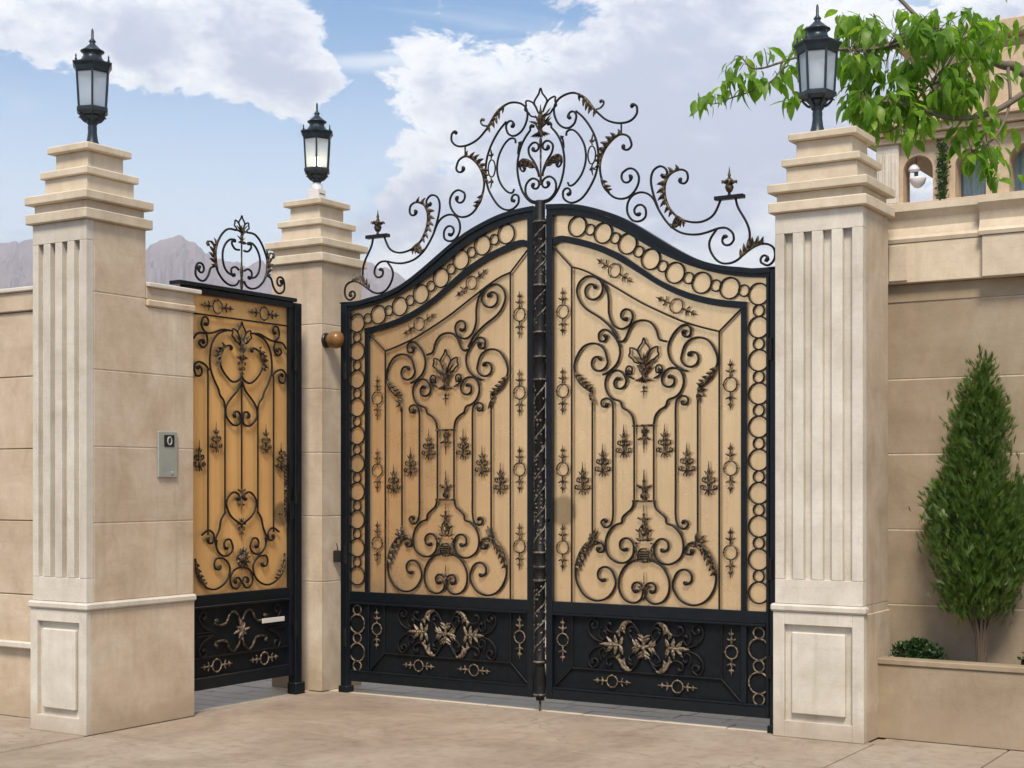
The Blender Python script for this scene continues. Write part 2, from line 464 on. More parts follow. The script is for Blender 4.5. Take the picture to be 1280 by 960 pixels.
class MB:
    def __init__(self):
        self.v = []; self.f = []; self.sm = []
    def add(self, verts, faces, smooth=False):
        n = len(self.v)
        self.v += [tuple(p) for p in verts]
        self.f += [tuple(i + n for i in q) for q in faces]
        self.sm += [smooth] * len(faces)
        return self
    def box(self, x0, x1, y0, y1, z0, z1):
        v = [(x, y, z) for x in (x0, x1) for y in (y0, y1) for z in (z0, z1)]
        return self.add(v, [(0, 1, 3, 2), (4, 6, 7, 5), (0, 4, 5, 1), (2, 3, 7, 6), (0, 2, 6, 4), (1, 5, 7, 3)])
    def tube(self, pts, rad, k=6, closed=False, up=None, smooth=True, flat=1.0):
        P = [Vector(p) for p in pts]
        n = len(P)
        R = rad if hasattr(rad, '__len__') else [rad] * n
        rings = []
        nrm = Vector(up) if up is not None else None
        for i in range(n):
            a = P[(i - 1) % n] if (closed or i > 0) else P[i]
            b = P[(i + 1) % n] if (closed or i < n - 1) else P[i]
            t = (b - a)
            t = t.normalized() if t.length > 1e-9 else Vector((0, 0, 1))
            if nrm is None:
                nrm = t.cross(Vector((0.31, 0.2, 0.93)))
                if nrm.length < 1e-3:
                    nrm = t.cross(Vector((1, 0, 0)))
                nrm.normalize()
            if up is not None:
                bn = Vector(up)
                s = t.cross(bn)
                s = s.normalized() if s.length > 1e-6 else Vector((1, 0, 0))
            else:
                nrm = (nrm - t * nrm.dot(t))
                nrm.normalize()
                bn = nrm
                s = t.cross(bn)
            rings.append([P[i] + s * (R[i] * math.cos(2 * PI * (j + .5) / k)) + bn * (R[i] * flat * math.sin(2 * PI * (j + .5) / k)) for j in range(k)])
        v = [p for r in rings for p in r]
        f = []
        m = n if closed else n - 1
        for i in range(m):
            i2 = (i + 1) % n
            for j in range(k):
                j2 = (j + 1) % k
                f.append((i * k + j, i2 * k + j, i2 * k + j2, i * k + j2))
        self.add(v, f, smooth)
        if not closed:
            self.add(rings[0], [tuple(range(k))]); self.add(rings[-1], [tuple(range(k))[::-1]])
        return self
    def lathe(self, prof, c=(0, 0, 0), k=12, axis='z', smooth=True, rot=0.0, sy=1.0):
        v = []
        for (r, z) in prof:
            for j in range(k):
                a = 2 * PI * j / k + rot
                p = (r * math.cos(a), r * math.sin(a) * sy, z)
                if axis == 'x': p = (p[2], p[0], p[1])
                if axis == 'y': p = (p[0], p[2], p[1])
                v.append((p[0] + c[0], p[1] + c[1], p[2] + c[2]))
        f = []
        for i in range(len(prof) - 1):
            for j in range(k):
                j2 = (j + 1) % k
                f.append((i * k + j, i * k + j2, (i + 1) * k + j2, (i + 1) * k + j))
        self.add(v, f, smooth)
        self.add(v[:k], [tuple(range(k))[::-1]]); self.add(v[-k:], [tuple(range(k))])
        return self
    def mesh(self, name, mat, off=(0, 0, 0), bevel=0.0, fix=True):
        me = bpy.data.meshes.new(name)
        me.from_pydata([(p[0] - off[0], p[1] - off[1], p[2] - off[2]) for p in self.v], [], self.f)
        me.polygons.foreach_set('use_smooth', self.sm)
        if fix or bevel:
            bm = bmesh.new()
            bm.from_mesh(me)
            if bevel:
                bmesh.ops.bevel(bm, geom=list(bm.edges), offset=bevel, segments=1, affect='EDGES', clamp_overlap=True)
            bmesh.ops.recalc_face_normals(bm, faces=bm.faces)
            bm.to_mesh(me)
            bm.free()
        me.materials.append(MATS[mat])
        return me
    def build(self, name, mat, parent=None, bevel=0.0, fix=True, at=None):
        """vertices are in world coordinates; the object's origin goes to at (or the parent's origin)"""
        if not self.v:
            return None
        org = Vector(at) if at is not None else (origin(parent) if parent is not None else Vector(self.v[0]))
        o = link(name, self.mesh(name, mat, org, bevel, fix), parent, org)
        return o
def boxo(name, mat, parent, x0, x1, y0, y1, z0, z1, bevel=0.004):
    c = ((x0 + x1) / 2, (y0 + y1) / 2, z0)
    return MB().box(x0, x1, y0, y1, z0, z1).build(name, mat, parent, bevel=bevel, at=c)

# a photograph pixel seen on the plane y = Y, x = X or at a depth
def ray(x, y): return FW + (x - 640.0) / FPX * RT + (HOR - y) / FPX * UP
def on_y(x, y, Y=0.0):
    r = ray(x, y); t = (Y - CAM[1]) / r[1]; p = CAM + t * r
    return (p[0], p[2])
def on_x(x, y, X):
    r = ray(x, y); t = (X - CAM[0]) / r[0]; p = CAM + t * r
    return (p[1], p[2])
def at_depth(x, y, d): return Vector(CAM + d * ray(x, y))

# ------------------------------------------------------------------ setting
def sheet(name, mat, x0, x1, y0, y1, z):
    o = MB().add([(x0, y0, z), (x1, y0, z), (x1, y1, z), (x0, y1, z)], [(0, 1, 2, 3)]).build(name, mat, None, at=(0, 0, 0))
    return tag(o, kind='structure')
sheet('ground', 'dry_ground', -3000, 3000, -3000, 3000, -0.03)
tag(MB().add([(-60, -16, -0.022), (60, -16, -0.022), (60, -5.4, -0.022), (-60, -5.4, -0.022)], [(0, 1, 2, 3)]).build('road', 'asphalt', None, at=(0, 0, 0)), kind='structure')
# concrete apron: a gently irregular sheet with sawn joints between its bays
apron = tag(MB().box(-2.0, 2.4, -0.02, 0.0, -0.05, -0.012).build('driveway_apron', 'concrete', None, at=(0, 0, 0)), kind='structure')
bays_x = [-1.885, -0.45, 1.0, 2.40]
bays_y = [-5.38, -3.9, -2.45, -1.25, -0.02]
for i in range(len(bays_x) - 1):
    for j in range(len(bays_y) - 1):
        boxo('concrete_slab', 'concrete', apron, bays_x[i] + .003, bays_x[i + 1] - .003, bays_y[j] + .003, bays_y[j + 1] - .003, -0.02, 0.0, 0.003)
boxo('concrete_slab', 'concrete', apron, -2.02, -1.888, -1.46, -0.11, -0.02, -0.001, 0.002)
pave = tag(MB().box(-6.5, -1.89, -5.4, -2.12, -0.05, -0.014).build('pavement', 'concrete', None, at=(0, 0, 0)), kind='structure')
for i in range(9):
    for j in range(5):
        x0 = -1.9 - 0.5 * (i + 1); y1 = -2.14 - 0.7 * j
        boxo('paving_slab', 'concrete', pave, x0 + .004, x0 + .496, y1 - .692, y1, -0.02, 0.002 + random.uniform(-.002, .002), 0.004)
side = tag(MB().box(2.36, 9, -5.4, 0.17, -0.05, -0.014).build('pavement', 'concrete', None, at=(0, 0, 0)), kind='structure')
for i in range(6):
    for j in range(7):
        x0 = 2.405 + 0.75 * i; y1 = 0.16 - 0.75 * j
        boxo('paving_slab', 'concrete', side, x0 + .004, x0 + .744, y1 - .744, y1, -0.02, 0.001 + random.uniform(-.002, .002), 0.004)
# courtyard behind the gates: pale stone setts in a staggered bond
yard = tag(MB().box(-9, 9, -0.015, 9, -0.06, -0.010).build('courtyard_paving', 'concrete', None, at=(0, 0, 0)), kind='structure')
tile_src = {}
for k in range(5):
    w = 0.30 + 0.06 * k
    tile_src[k] = MB().box(0.004, w - 0.004, 0.004, 0.171, -0.012, 0.0).mesh('tile', 'tile_stone', bevel=0.004)
ntile = 0
rest = MB()
def lay(x, y, k):
    global ntile
    w = 0.30 + 0.06 * k
    if ntile < 290:
        o = link('tile', tile_src[k], yard, (x, y, 0.0 + random.uniform(-.0025, .0015)))
        o.rotation_euler = (random.uniform(-.004, .004), random.uniform(-.004, .004), random.uniform(-.008, .008))
        ntile += 1
    else:
        rest.box(x + .004, x + w - .004, y + .004, y + .171, -0.012, random.uniform(-.0025, .0015))
rows = []
for r in range(7):
    rows.append((-3.9 + random.uniform(-.3, 0), 2.2, -0.005 + r * 0.175))
for r in range(8):
    rows.append((-3.9 + random.uniform(-.3, 0), -2.018, -1.405 + r * 0.175))
for (xa, xb, y) in rows:
    x = xa
    while True:
        k = random.randrange(5)
        if x + 0.30 + 0.06 * k > xb - 0.12:
            boxo('tile', 'tile_stone', yard, x + .004, xb - .004, y + .004, y + .171, -0.012, 0.0, 0.004)
            break
        lay(x, y, k)
        x += 0.30 + 0.06 * k
for r in range(7, 40):
    y = -0.005 + r * 0.175; x = -6 + random.uniform(-.3, 0)
    while x < 6:
        k = random.randrange(5)
        rest.box(x + .004, x + .296 + .06 * k, y + .004, y + .171, -0.012, random.uniform(-.0025, .0015))
        x += 0.30 + 0.06 * k
tag(rest.build('tile_field', 'tile_stone', yard), kind='stuff')
MB().box(-4.2, -2.02, -1.42, -0.015, -0.06, -0.0105).build('tile_bed', 'concrete', yard)

# ------------------------------------------------------------------ stone pillars
def prism(name, mat, parent, poly, z0, z1, bevel=0.004):
    n = len(poly)
    v = [(p[0], p[1], z) for z in (z0, z1) for p in poly]
    f = [tuple(range(n))[::-1], tuple(range(n, 2 * n))] + [(i, (i + 1) % n, n + (i + 1) % n, n + i) for i in range(n)]
    return MB().add(v, f).build(name, mat, parent, bevel=bevel, at=(poly[0][0], poly[0][1], z0))
def ell(x0, x1, y0, y1, yb, w):
    return [(x0, y0), (x1, y0), (x1, yb), (x1 - w, yb), (x1 - w, y1), (x0, y1)]
def cap(parent, cx, cy, hx, hy, dz, mat='cap_stone'):
    L = [('cap_slab', 3.265, 3.332, 0.034), ('cap_neck', 3.332, 3.390, -0.008), ('cap_slab', 3.390, 3.447, 0.038), ('cap_neck', 3.447, 3.562, -0.054),
         ('cap_slab', 3.562, 3.611, -0.030), ('cap_neck', 3.611, 3.728, -0.102), ('cap_slab', 3.728, 3.775, -0.062)]
    for (n, z0, z1, e) in L:
        m = mat
        boxo(n, m, parent, cx - hx - e, cx + hx + e, cy - hy - e, cy + hy + e, z0 + dz + .001, z1 + dz, 0.006 if n == 'cap_slab' else 0.003)
COURSES = [0.838, 1.340, 1.828, 2.318, 2.812]
def pillar(name, label, cx, cy, hx, hy, dz, fluted=True, y_ext=None, plinth_panel=True, courses=True):
    t = thing(name, (cx, cy, 0), label, 'pillar', 'limestone gate pillars')
    x0, x1, y0, y1 = cx - hx, cx + hx, cy - hy, cy + hy
    yb = y1 if y_ext is None else y_ext           # the return wall runs on flush with the pillar's side
    FR = 0.065 if fluted else 0.0
    top = 3.265 + dz
    # core behind the joints
    MB().box(x0 + .012, x1 - .003, y0 + FR + .004, y1 - .003, 0.0, top).build('core', 'cap_stone', t)
    if y_ext:
        MB().box(x1 - .25, x1 - .0032, y1 - .0032, yb - .004, 0.0, 2.76).build('core', 'cap_stone', t)
    zs = (COURSES if courses else COURSES[:1]) + [top]
    for i in range(len(zs) - 1):
        z0, z1 = zs[i] + .0025, zs[i + 1] - .0025
        if i == len(zs) - 2:
            boxo('stone_block', 'limestone', t, x0, x1, y0 + FR, y1, z0, z1, 0.004)
        else:
            if y_ext:
                # the courses run on over the return wall
                if i == len(zs) - 3:
                    prof = [(y0 + FR, z0), (yb, z0), (yb, 2.7605), (y1, 2.7605), (y1, z1), (y0 + FR, z1)]
                    v = [(x, p[0], p[1]) for x in (x1 - .262, x1) for p in prof]
                    MB().add(v, [tuple(range(6))[::-1], tuple(range(6, 12))] + [(k, (k + 1) % 6, 6 + (k + 1) % 6, 6 + k) for k in range(6)]).build('stone_block', 'limestone', t, bevel=.004, at=(x1, y0, z0))
                    boxo('stone_block', 'limestone', t, x0, x1 - .263, y0 + FR, y1, z0, z1, 0.004)
                else:
                    prism('stone_block', 'limestone', t, ell(x0, x1, y0 + FR, y1, yb, .262), z0, z1)
            else:
                boxo('stone_block', 'limestone', t, x0, x1, y0 + FR, y1, z0, z1, 0.004)
    if fluted:
        W = x1 - x0
        boxo('flute_back', 'pale_limestone', t, x0 + .004, x1 - .004, y0 + .040, y0 + FR - .001, COURSES[0], top, 0.0)
        cuts = [0, .105, .205, .330, .425, .550, .650, .775, .880, 1.0]
        for k in range(0, len(cuts) - 1, 2):
            a, b = x0 + cuts[k] * W, x0 + cuts[k + 1] * W
            e = y0 + FR - .0005 if k in (0, 8) else y0 + .0395
            boxo('flute_rib', 'pale_limestone', t, a, b, y0, e, 0.992, 3.135 + dz, 0.003)
        boxo('flute_band', 'pale_limestone', t, x0, x1, y0 + .0005, y0 + FR - .0005, 3.136 + dz, top - .001, 0.002)
        boxo('flute_band', 'pale_limestone', t, x0, x1, y0 + .0005, y0 + FR - .0005, COURSES[0] + .001, 0.991, 0.002)
    # dado
    e = 0.010
    px0, px1, py0, py1 = x0 - e, x1 + e, y0 - e, (yb + (e if not y_ext else 0))
    if plinth_panel:
        F2 = 0.045
        prism('plinth_block', 'limestone', t, ell(px0, px1, py0 + F2, y1 + e, yb, .28) if y_ext else [(px0, py0 + F2), (px1, py0 + F2), (px1, y1 + e), (px0, y1 + e)], 0.0, 0.788, 0.004)
        W = px1 - px0
        boxo('panel_field', 'pale_limestone', t, px0 + .03, px1 - .03, py0 + F2 - .012, py0 + F2 - .0005, 0.06, 0.772, 0.0)
        boxo('panel_stile', 'pale_limestone', t, px0, px0 + .125 * W, py0, py0 + F2 - .001, 0.001, 0.787, 0.003)
        boxo('panel_stile', 'pale_limestone', t, px1 - .125 * W, px1, py0, py0 + F2 - .001, 0.001, 0.787, 0.003)
        boxo('panel_rail', 'pale_limestone', t, px0 + .1252 * W, px1 - .1252 * W, py0 + .0005, py0 + F2 - .001, 0.708, 0.787, 0.003)
        boxo('panel_rail', 'pale_limestone', t, px0 + .1252 * W, px1 - .1252 * W, py0 + .0005, py0 + F2 - .001, 0.001, 0.105, 0.003)
        boxo('raised_panel', 'pale_limestone', t, px0 + .205 * W, px1 - .205 * W, py0 + .003, py0 + F2 - .011, 0.150, 0.662, 0.007)
    else:
        boxo('plinth_block', 'limestone', t, x0, x1, y0, y1, 0.0, 0.8355, 0.004)
    lo = 0.026
    if plinth_panel:
        if y_ext:
            prism('ledge', 'pale_limestone', t, ell(x0 - lo, x1 + lo, y0 - lo, y1 + lo, yb + .012, .316), 0.789, 0.837, 0.012)
        else:
            boxo('ledge', 'pale_limestone', t, x0 - lo, x1 + lo, y0 - lo, y0 + .05, 0.789, 0.837, 0.012)
            boxo('plinth_block', 'limestone', t, x0, x1, y0 + .051, y1, 0.7885, 0.8355, 0.0)
    if y_ext:
        # coping of the return wall
        boxo('coping', 'limestone', t, x1 - .275, x1 + .014, y1 + .001, yb + .014, 2.7625, 2.812, 0.010)
        boxo('coping', 'limestone', t, x1 - .262, x1 + .003, y1 + .001, yb + .003, 2.8125, 2.892, 0.003)
        boxo('coping', 'pale_limestone', t, x1 - .30, x1 + .028, y1 + .001, yb + .055, 2.8925, 2.922, 0.005)
    cap(t, cx, cy, hx, hy, dz)
    return t
pillar('gate_pillar', 'fluted stone pillar with the intercom return wall beside the narrow gate', -2.15, -2.165, 0.25, 0.255, 0.0, True, y_ext=-1.470)
pillar('gate_pillar', 'plain unfluted stone pillar between the narrow gate and the double gate', -2.15, 0.15, 0.25, 0.25, 0.025, False, plinth_panel=False)
pillar('gate_pillar', 'wide fluted stone pillar joining the planter wall', 2.062, 0.15, 0.284, 0.25, 0.030, True, courses=False)

# boundary walls
def wall_blocks(t, x0, x1, y0, y1, zs, width, off=0.0, mat='limestone'):
    for i in range(len(zs) - 1):
        x = x0 - (off if i % 2 else 0)
        while x < x1 - .01:
            a, b = max(x, x0), min(x + width, x1)
            if b - a > .02:
                boxo('stone_block', mat, t, a + .0015, b - .0015, y0, y1, zs[i] + .003, zs[i + 1] - .003, 0.004)
            x += width
t = thing('boundary_wall', (5.5, 0.75, 0), 'tall stone wall with a deep moulded frieze behind the conifer', 'wall')
WY = 0.62
boxo('core', 'cap_stone', t, 1.95, 8.9, WY + .003, WY + .26, 0.0, 2.9, 0)
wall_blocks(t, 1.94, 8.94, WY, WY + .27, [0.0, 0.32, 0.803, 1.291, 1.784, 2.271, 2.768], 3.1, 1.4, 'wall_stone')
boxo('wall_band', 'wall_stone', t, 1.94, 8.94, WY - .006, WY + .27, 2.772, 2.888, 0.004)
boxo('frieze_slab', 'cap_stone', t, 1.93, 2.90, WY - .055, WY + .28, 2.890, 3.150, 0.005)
boxo('frieze_slab', 'cap_stone', t, 2.905, 6.0, WY - .105, WY + .28, 2.889, 3.150, 0.005)
boxo('frieze_pilaster', 'cap_stone', t, 2.30, 2.42, WY - .066, WY - .054, 2.905, 3.135, 0.003)
boxo('frieze_slab', 'cap_stone', t, 6.005, 8.94, WY - .055, WY + .28, 2.890, 3.150, 0.005)
def cove(x0, x1, yo):
    prof = [(0, 3.152), (-.030, 3.152), (-.036, 3.175), (-.020, 3.195), (0.0, 3.25), (-.012, 3.305), (-.045, 3.345), (-.052, 3.352), (-.052, 3.398), (.30, 3.398), (.30, 3.152)]
    v = [(x, WY + yo + p[0], p[1]) for x in (x0, x1) for p in prof]
    n = len(prof)
    MB().add(v, [tuple(range(n)), tuple(range(n, 2 * n))[::-1]] + [(i, (i + 1) % n, n + (i + 1) % n, n + i) for i in range(n)]).build('cornice', 'cap_stone', t, at=(x0, WY, 3.15))
cove(1.92, 2.885, -.03); cove(2.888, 6.02, -.085); cove(6.023, 8.95, -.03)
boxo('wall_return', 'limestone', t, 1.95, 2.20, 0.402, WY - .001, 0.0, 2.76, 0.004)

t = thing('boundary_wall', (-5.0, -2.1, 0), 'stone wall with a thin coping running off beside the intercom pillar', 'wall')
boxo('core', 'limestone', t, -8.9, -2.412, -2.13, -1.94, 0, 2.76, 0)
wall_blocks(t, -8.95, -2.41, -2.15, -1.92, [0.0, 0.50, 0.838, 1.340, 1.828, 2.318, 2.76], 1.6, 0.8)
boxo('ledge', 'pale_limestone', t, -8.95, -2.43, -2.20, -2.152, 0.478, 0.522, 0.008)
boxo('coping', 'limestone', t, -8.97, -2.409, -2.17, -1.90, 2.762, 2.892, 0.006)
boxo('coping', 'pale_limestone', t, -8.98, -2.408, -2.19, -1.88, 2.8925, 2.922, 0.006)

# planter along the wall
t = thing('planter', (4.5, 0.17, 0), 'low stone planter wall below the conifer', 'planter')
xs = [2.3475, 3.75, 5.15, 6.6, 8.0]
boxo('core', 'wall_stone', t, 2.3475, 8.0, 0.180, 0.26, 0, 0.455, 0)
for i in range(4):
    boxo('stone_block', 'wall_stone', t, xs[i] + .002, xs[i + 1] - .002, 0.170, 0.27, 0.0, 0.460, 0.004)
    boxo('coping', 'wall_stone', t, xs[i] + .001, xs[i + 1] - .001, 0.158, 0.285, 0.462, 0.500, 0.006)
so = MB()
nx, ny = 60, 5
for i in range(nx + 1):
    for j in range(ny + 1):
        so.v.append((2.36 + 5.6 * i / nx, 0.272 + .345 * j / ny, 0.435 + random.uniform(-.012, .014)))
so.f = [(i * (ny + 1) + j, (i + 1) * (ny + 1) + j, (i + 1) * (ny + 1) + j + 1, i * (ny + 1) + j + 1) for i in range(nx) for j in range(ny)]
so.sm = [True] * len(so.f)
so.build('soil', 'soil', t)

# ------------------------------------------------------------------ wrought iron
# Ironwork is drawn in its gate's own plane as (s, z): s runs along the gate, z is height, n stands out towards the street.
CROP = {'A': (680, 260, 4.2667), 'B': (680, 440, 4.2667), 'C': (680, 600, 4.2667), 'D': (680, 740, 4.2667), 'E': (570, 100, 5.3333), 'G': (770, 180, 5.648), 'K': (660, 250, 3.0),
        'Q': (230, 330, 5.3333), 'R': (230, 500, 5.3333), 'S': (230, 640, 3.6909), 'W': (220, 250, 7.3867)}
def crop_px(c, p):
    x0, y0, s = CROP[c]
    return (x0 + p[0] / s, y0 + p[1] / s)
XW = -2.0
def gp(c, pts): return [on_y(*crop_px(c, p), -0.012) for p in pts]
def wp(c, pts): return [on_x(*crop_px(c, p), XW + 0.012) for p in pts]

def smooth_path(pts, sub=6, passes=2):
    P = [np.array(p, float) for p in pts]
    if len(P) < 3:
        return P
    Q = [2 * P[0] - P[1]] + P + [2 * P[-1] - P[-2]]
    out = []
    for i in range(1, len(Q) - 2):
        p0, p1, p2, p3 = Q[i - 1:i + 3]
        for k in range(sub):
            u = k / sub
            out.append(.5 * (2 * p1 + (p2 - p0) * u + (2 * p0 - 5 * p1 + 4 * p2 - p3) * u * u + (3 * p1 - p0 - 3 * p2 + p3) * u ** 3))
    out.append(P[-1])
    for _ in range(passes):
        out = [out[0]] + [(out[i - 1] + 2 * out[i] + out[i + 1]) / 4 for i in range(1, len(out) - 1)] + [out[-1]]
    return out
def spiral_tail(path, c, turns=0.8, shrink=0.30):
    """continue path inwards round c"""
    c = np.array(c, float)
    p, q = path[-1], path[-2]
    r0 = np.linalg.norm(p - c)
    if r0 < 1e-4:
        return path
    a0 = math.atan2(p[1] - c[1], p[0] - c[0])
    t = p - q
    sgn = 1 if (p[0] - c[0]) * t[1] - (p[1] - c[1]) * t[0] > 0 else -1
    n = max(8, int(18 * turns))
    out = list(path)
    for i in range(1, n + 1):
        u = i / n
        r = r0 * (1 - (1 - shrink) * u ** 0.9)
        a = a0 + sgn * 2 * PI * turns * u
        out.append(c + r * np.array([math.cos(a), math.sin(a)]))
    return out
def even(path, step):
    P = np.array(path)
    d = np.r_[0, np.cumsum(np.linalg.norm(np.diff(P, axis=0), axis=1))]
    n = max(2, int(d[-1] / step) + 1)
    u = np.linspace(0, d[-1], n)
    return np.c_[np.interp(u, d, P[:, 0]), np.interp(u, d, P[:, 1])]

class Plane:
    def __init__(self, kind, mirror=False):
        self.kind = kind; self.m = -1.0 if mirror else 1.0
    def p(self, s, z, n=0.0):
        if self.kind == 'gate':
            return (s * self.m, -n, z)
        return (XW + n, s, z)
    @property
    def up(self):
        return (0, -1, 0) if self.kind == 'gate' else (1, 0, 0)
def iron(pl, path, r=0.0072, n=0.012, blob=(False, False), k=6, step=0.012, flat=1.0):
    r = r * 1.13
    P = even(path, step)
    N = len(P)
    R = [r] * N
    for side, on in enumerate(blob):
        if on:
            for i in range(min(4, N)):
                j = i if side == 0 else N - 1 - i
                R[j] = r * (1.0, 1.75, 1.85, 1.35)[i]
    return MB().tube([pl.p(a, b, n) for a, b in P], R, k, up=pl.up, flat=flat)
def scroll(parent, pl, pts, head=None, tail=None, r=0.0072, n=0.012, name='scroll', mat='black_iron', turns=(0.8, 0.8), mir=None, passes=2):
    """pts in plane coordinates; head / tail are centres of the spirals at its ends; mir mirrors about s = mir"""
    P = smooth_path(pts, 6, passes)
    if tail is not None: P = spiral_tail(P, tail, turns[1])
    if head is not None: P = spiral_tail(P[::-1], head, turns[0])[::-1]
    if mir is not None: P = [np.array([2 * mir - p[0], p[1]]) for p in P]
    c = P[len(P) // 2]
    o = iron(pl, P, r, n, (head is not None, tail is not None)).build(name, mat, parent, at=pl.p(c[0], c[1], n))
    return P

def lobe(mb, pl, b, d, s, w, n):
    """one pointed acanthus lobe: base b, direction d (length in it), s = sideways unit"""
    L = np.linalg.norm(d); u = d / L
    pts = []
    for (f, k, h) in ((0, .10, 0), (.35, .27, .007), (.75, .20, .006), (1.0, .02, -.002)):
        c = b + d * f + s * (w * .35 * f * f)
        q = np.array([-u[1], u[0]]) * (w * k)
        pts.append((c - q, c, c + q, h))
    v = []
    for (a, c, e, h) in pts:
        v += [pl.p(a[0], a[1], n), pl.p(c[0], c[1], n + h + .004), pl.p(e[0], e[1], n), pl.p(c[0], c[1], n - .004)]
    f = []
    for i in range(3):
        for j in range(4):
            j2 = (j + 1) % 4
            f.append((i * 4 + j, i * 4 + j2, i * 4 + 4 + j2, i * 4 + 4 + j))
    mb.add(v, f)
def acanthus(parent, pl, P, f0, f1, side, w=0.055, count=6, back=False, name='acanthus_leaf', mat='bronze_iron', n=0.016, mir=None):
    """serrated leaf clasping part of the scroll P"""
    Q = even(P, 0.008)
    N = len(Q)
    i0, i1 = int(f0 * (N - 1)), int(f1 * (N - 1))
    mb = MB()
    for k in range(count):
        i = int(i0 + (i1 - i0) * (k + .5) / count)
        i = min(max(i, 1), N - 2)
        t = Q[i + 1] - Q[i - 1]; t /= np.linalg.norm(t)
        if back: t = -t
        nn = np.array([-t[1], t[0]]) * side
        ww = w * (0.65 + 0.35 * math.sin(PI * (k + .6) / (count + .2)))
        lobe(mb, pl, Q[i], (t * .75 + nn * .65) * ww, nn, ww, n)
        lobe(mb, pl, Q[i], (t * 1.0 + nn * .15) * ww * .8, nn, ww * .7, n + .003)
    seg = Q[min(i0, i1):max(i0, i1) + 1]
    m = len(seg)
    if m > 2:
        mb.tube([pl.p(a, b, n) for a, b in seg], [0.0075 + .0055 * math.sin(PI * i / (m - 1)) for i in range(m)], 6, up=pl.up)
    c = Q[(i0 + i1) // 2]
    return mb.build(name, mat, parent, at=pl.p(c[0], c[1], n))

# shared pieces -------------------------------------------------------
def torus(rad, tr, seg=24, k=6, flat=1.0):
    return MB().tube([(rad * math.cos(2 * PI * i / seg), 0, rad * math.sin(2 * PI * i / seg)) for i in range(seg)], tr, k, closed=True, up=(0, -1, 0), flat=flat)
RL, RS = 0.0695, 0.0372
ME_RING_L = torus(RL, 0.0058).mesh('ring', 'black_iron')
ME_RING_S = torus(RS, 0.0056, 18).mesh('ring', 'black_iron')
ME_RING_LB = torus(RL, 0.0062).mesh('ring', 'brushed_bronze')
ME_RING_SB = torus(RS, 0.0062, 18).mesh('ring', 'brushed_bronze')
def spear_end(mb, z0, sgn, s=1.0):
    """cross shaped spear that leaves a ring at height z0 and points along sgn"""
    prof = [(.004, 0), (.0085, .008), (.005, .018), (.010, .030), (.0125, .040), (.006, .052), (.0045, .066), (.010, .078), (.011, .088), (.005, .098), (.0018, .118)]
    mb.lathe([(r * s, z0 + sgn * z * s) for r, z in prof], k=6, sy=.7)
    for q in (-1, 1):
        zc = z0 + sgn * .034 * s
        mb.tube([(0, 0, zc), (q * .018 * s, 0, zc + sgn * .001), (q * .030 * s, 0, zc + sgn * .010 * s), (q * .033 * s, 0, zc + sgn * .004 * s)], [.006 * s, .0058 * s, .005 * s, .003 * s], 5, up=(0, -1, 0))
        zc = z0 + sgn * .082 * s
        mb.tube([(0, 0, zc), (q * .012 * s, 0, zc - sgn * .006 * s), (q * .019 * s, 0, zc + sgn * .004 * s)], [.005 * s, .005 * s, .003 * s], 5, up=(0, -1, 0))
def spindle_mesh(mat):
    mb = torus(0.0475, 0.0050, 18)
    spear_end(mb, .050, 1); spear_end(mb, -.050, -1)
    for a in range(4):
        mb.lathe([(.003, -.006), (.0085, -.003), (.0085, .003), (.003, .006)], (0.0475 * math.cos(a * PI / 2), 0, 0.0475 * math.sin(a * PI / 2)), 6)
    return mb.mesh('ring_spindle', mat)
ME_SPIN = spindle_mesh('bronze_iron')
ME_SPIN_B = spindle_mesh('brushed_bronze')
def curl_pts(q, x1, z0, z1, r):
    out = [(0, 0, z0), (q * x1 * .5, 0, z0 + (z1 - z0) * .1), (q * x1, 0, z0 + (z1 - z0) * .55)]
    for i in range(7):
        a = -PI * .1 + i * PI * .23
        rr = r * (1 - i * .09)
        out.append((q * (x1 - r + rr * math.cos(a)), 0, z1 + rr * math.sin(a)))
    return out
def spear_ornament(mat):
    mb = MB()
    mb.lathe([(.002, -.085), (.007, -.070), (.004, -.058), (.010, -.045), (.007, -.030), (.013, -.012), (.008, .005), (.014, .022), (.010, .036), (.005, .046), (.011, .058), (.007, .070), (.004, .085), (.0015, .118)], k=6, sy=.7)
    for q in (-1, 1):
        mb.tube(curl_pts(q, .052, -.050, -.034, .013), .0052, 5, up=(0, -1, 0))
        mb.tube(curl_pts(q, .040, -.008, .012, .012), .0052, 5, up=(0, -1, 0))
        mb.tube([(0, 0, .040), (q * .014, 0, .046), (q * .026, 0, .060)], [.006, .006, .003], 5, up=(0, -1, 0))
        mb.tube([(0, 0, -.052), (q * .016, 0, -.062), (q * .024, 0, -.078)], [.005, .005, .003], 5, up=(0, -1, 0))
    return mb.mesh('spear_ornament', mat)
ME_SPEAR = spear_ornament('bronze_iron')
def drop_ornament(mat):
    mb = MB()
    mb.lathe([(.003, -.075), (.012, -.055), (.016, -.040), (.008, -.028), (.014, -.016), (.010, .0), (.006, .012), (.010, .024), (.005, .034), (.002, .080)], k=6, sy=.7)
    for q in (-1, 1):
        mb.tube([(0, 0, -.004), (q * .022, 0, -.006), (q * .036, 0, .004), (q * .040, 0, -.004)], [.007, .007, .006, .004], 5, up=(0, -1, 0))
        mb.tube([(0, 0, -.03), (q * .014, 0, -.044), (q * .016, 0, -.058)], [.006, .006, .003], 5, up=(0, -1, 0))
    return mb.mesh('drop_ornament', mat)
ME_DROP = drop_ornament('bronze_iron')
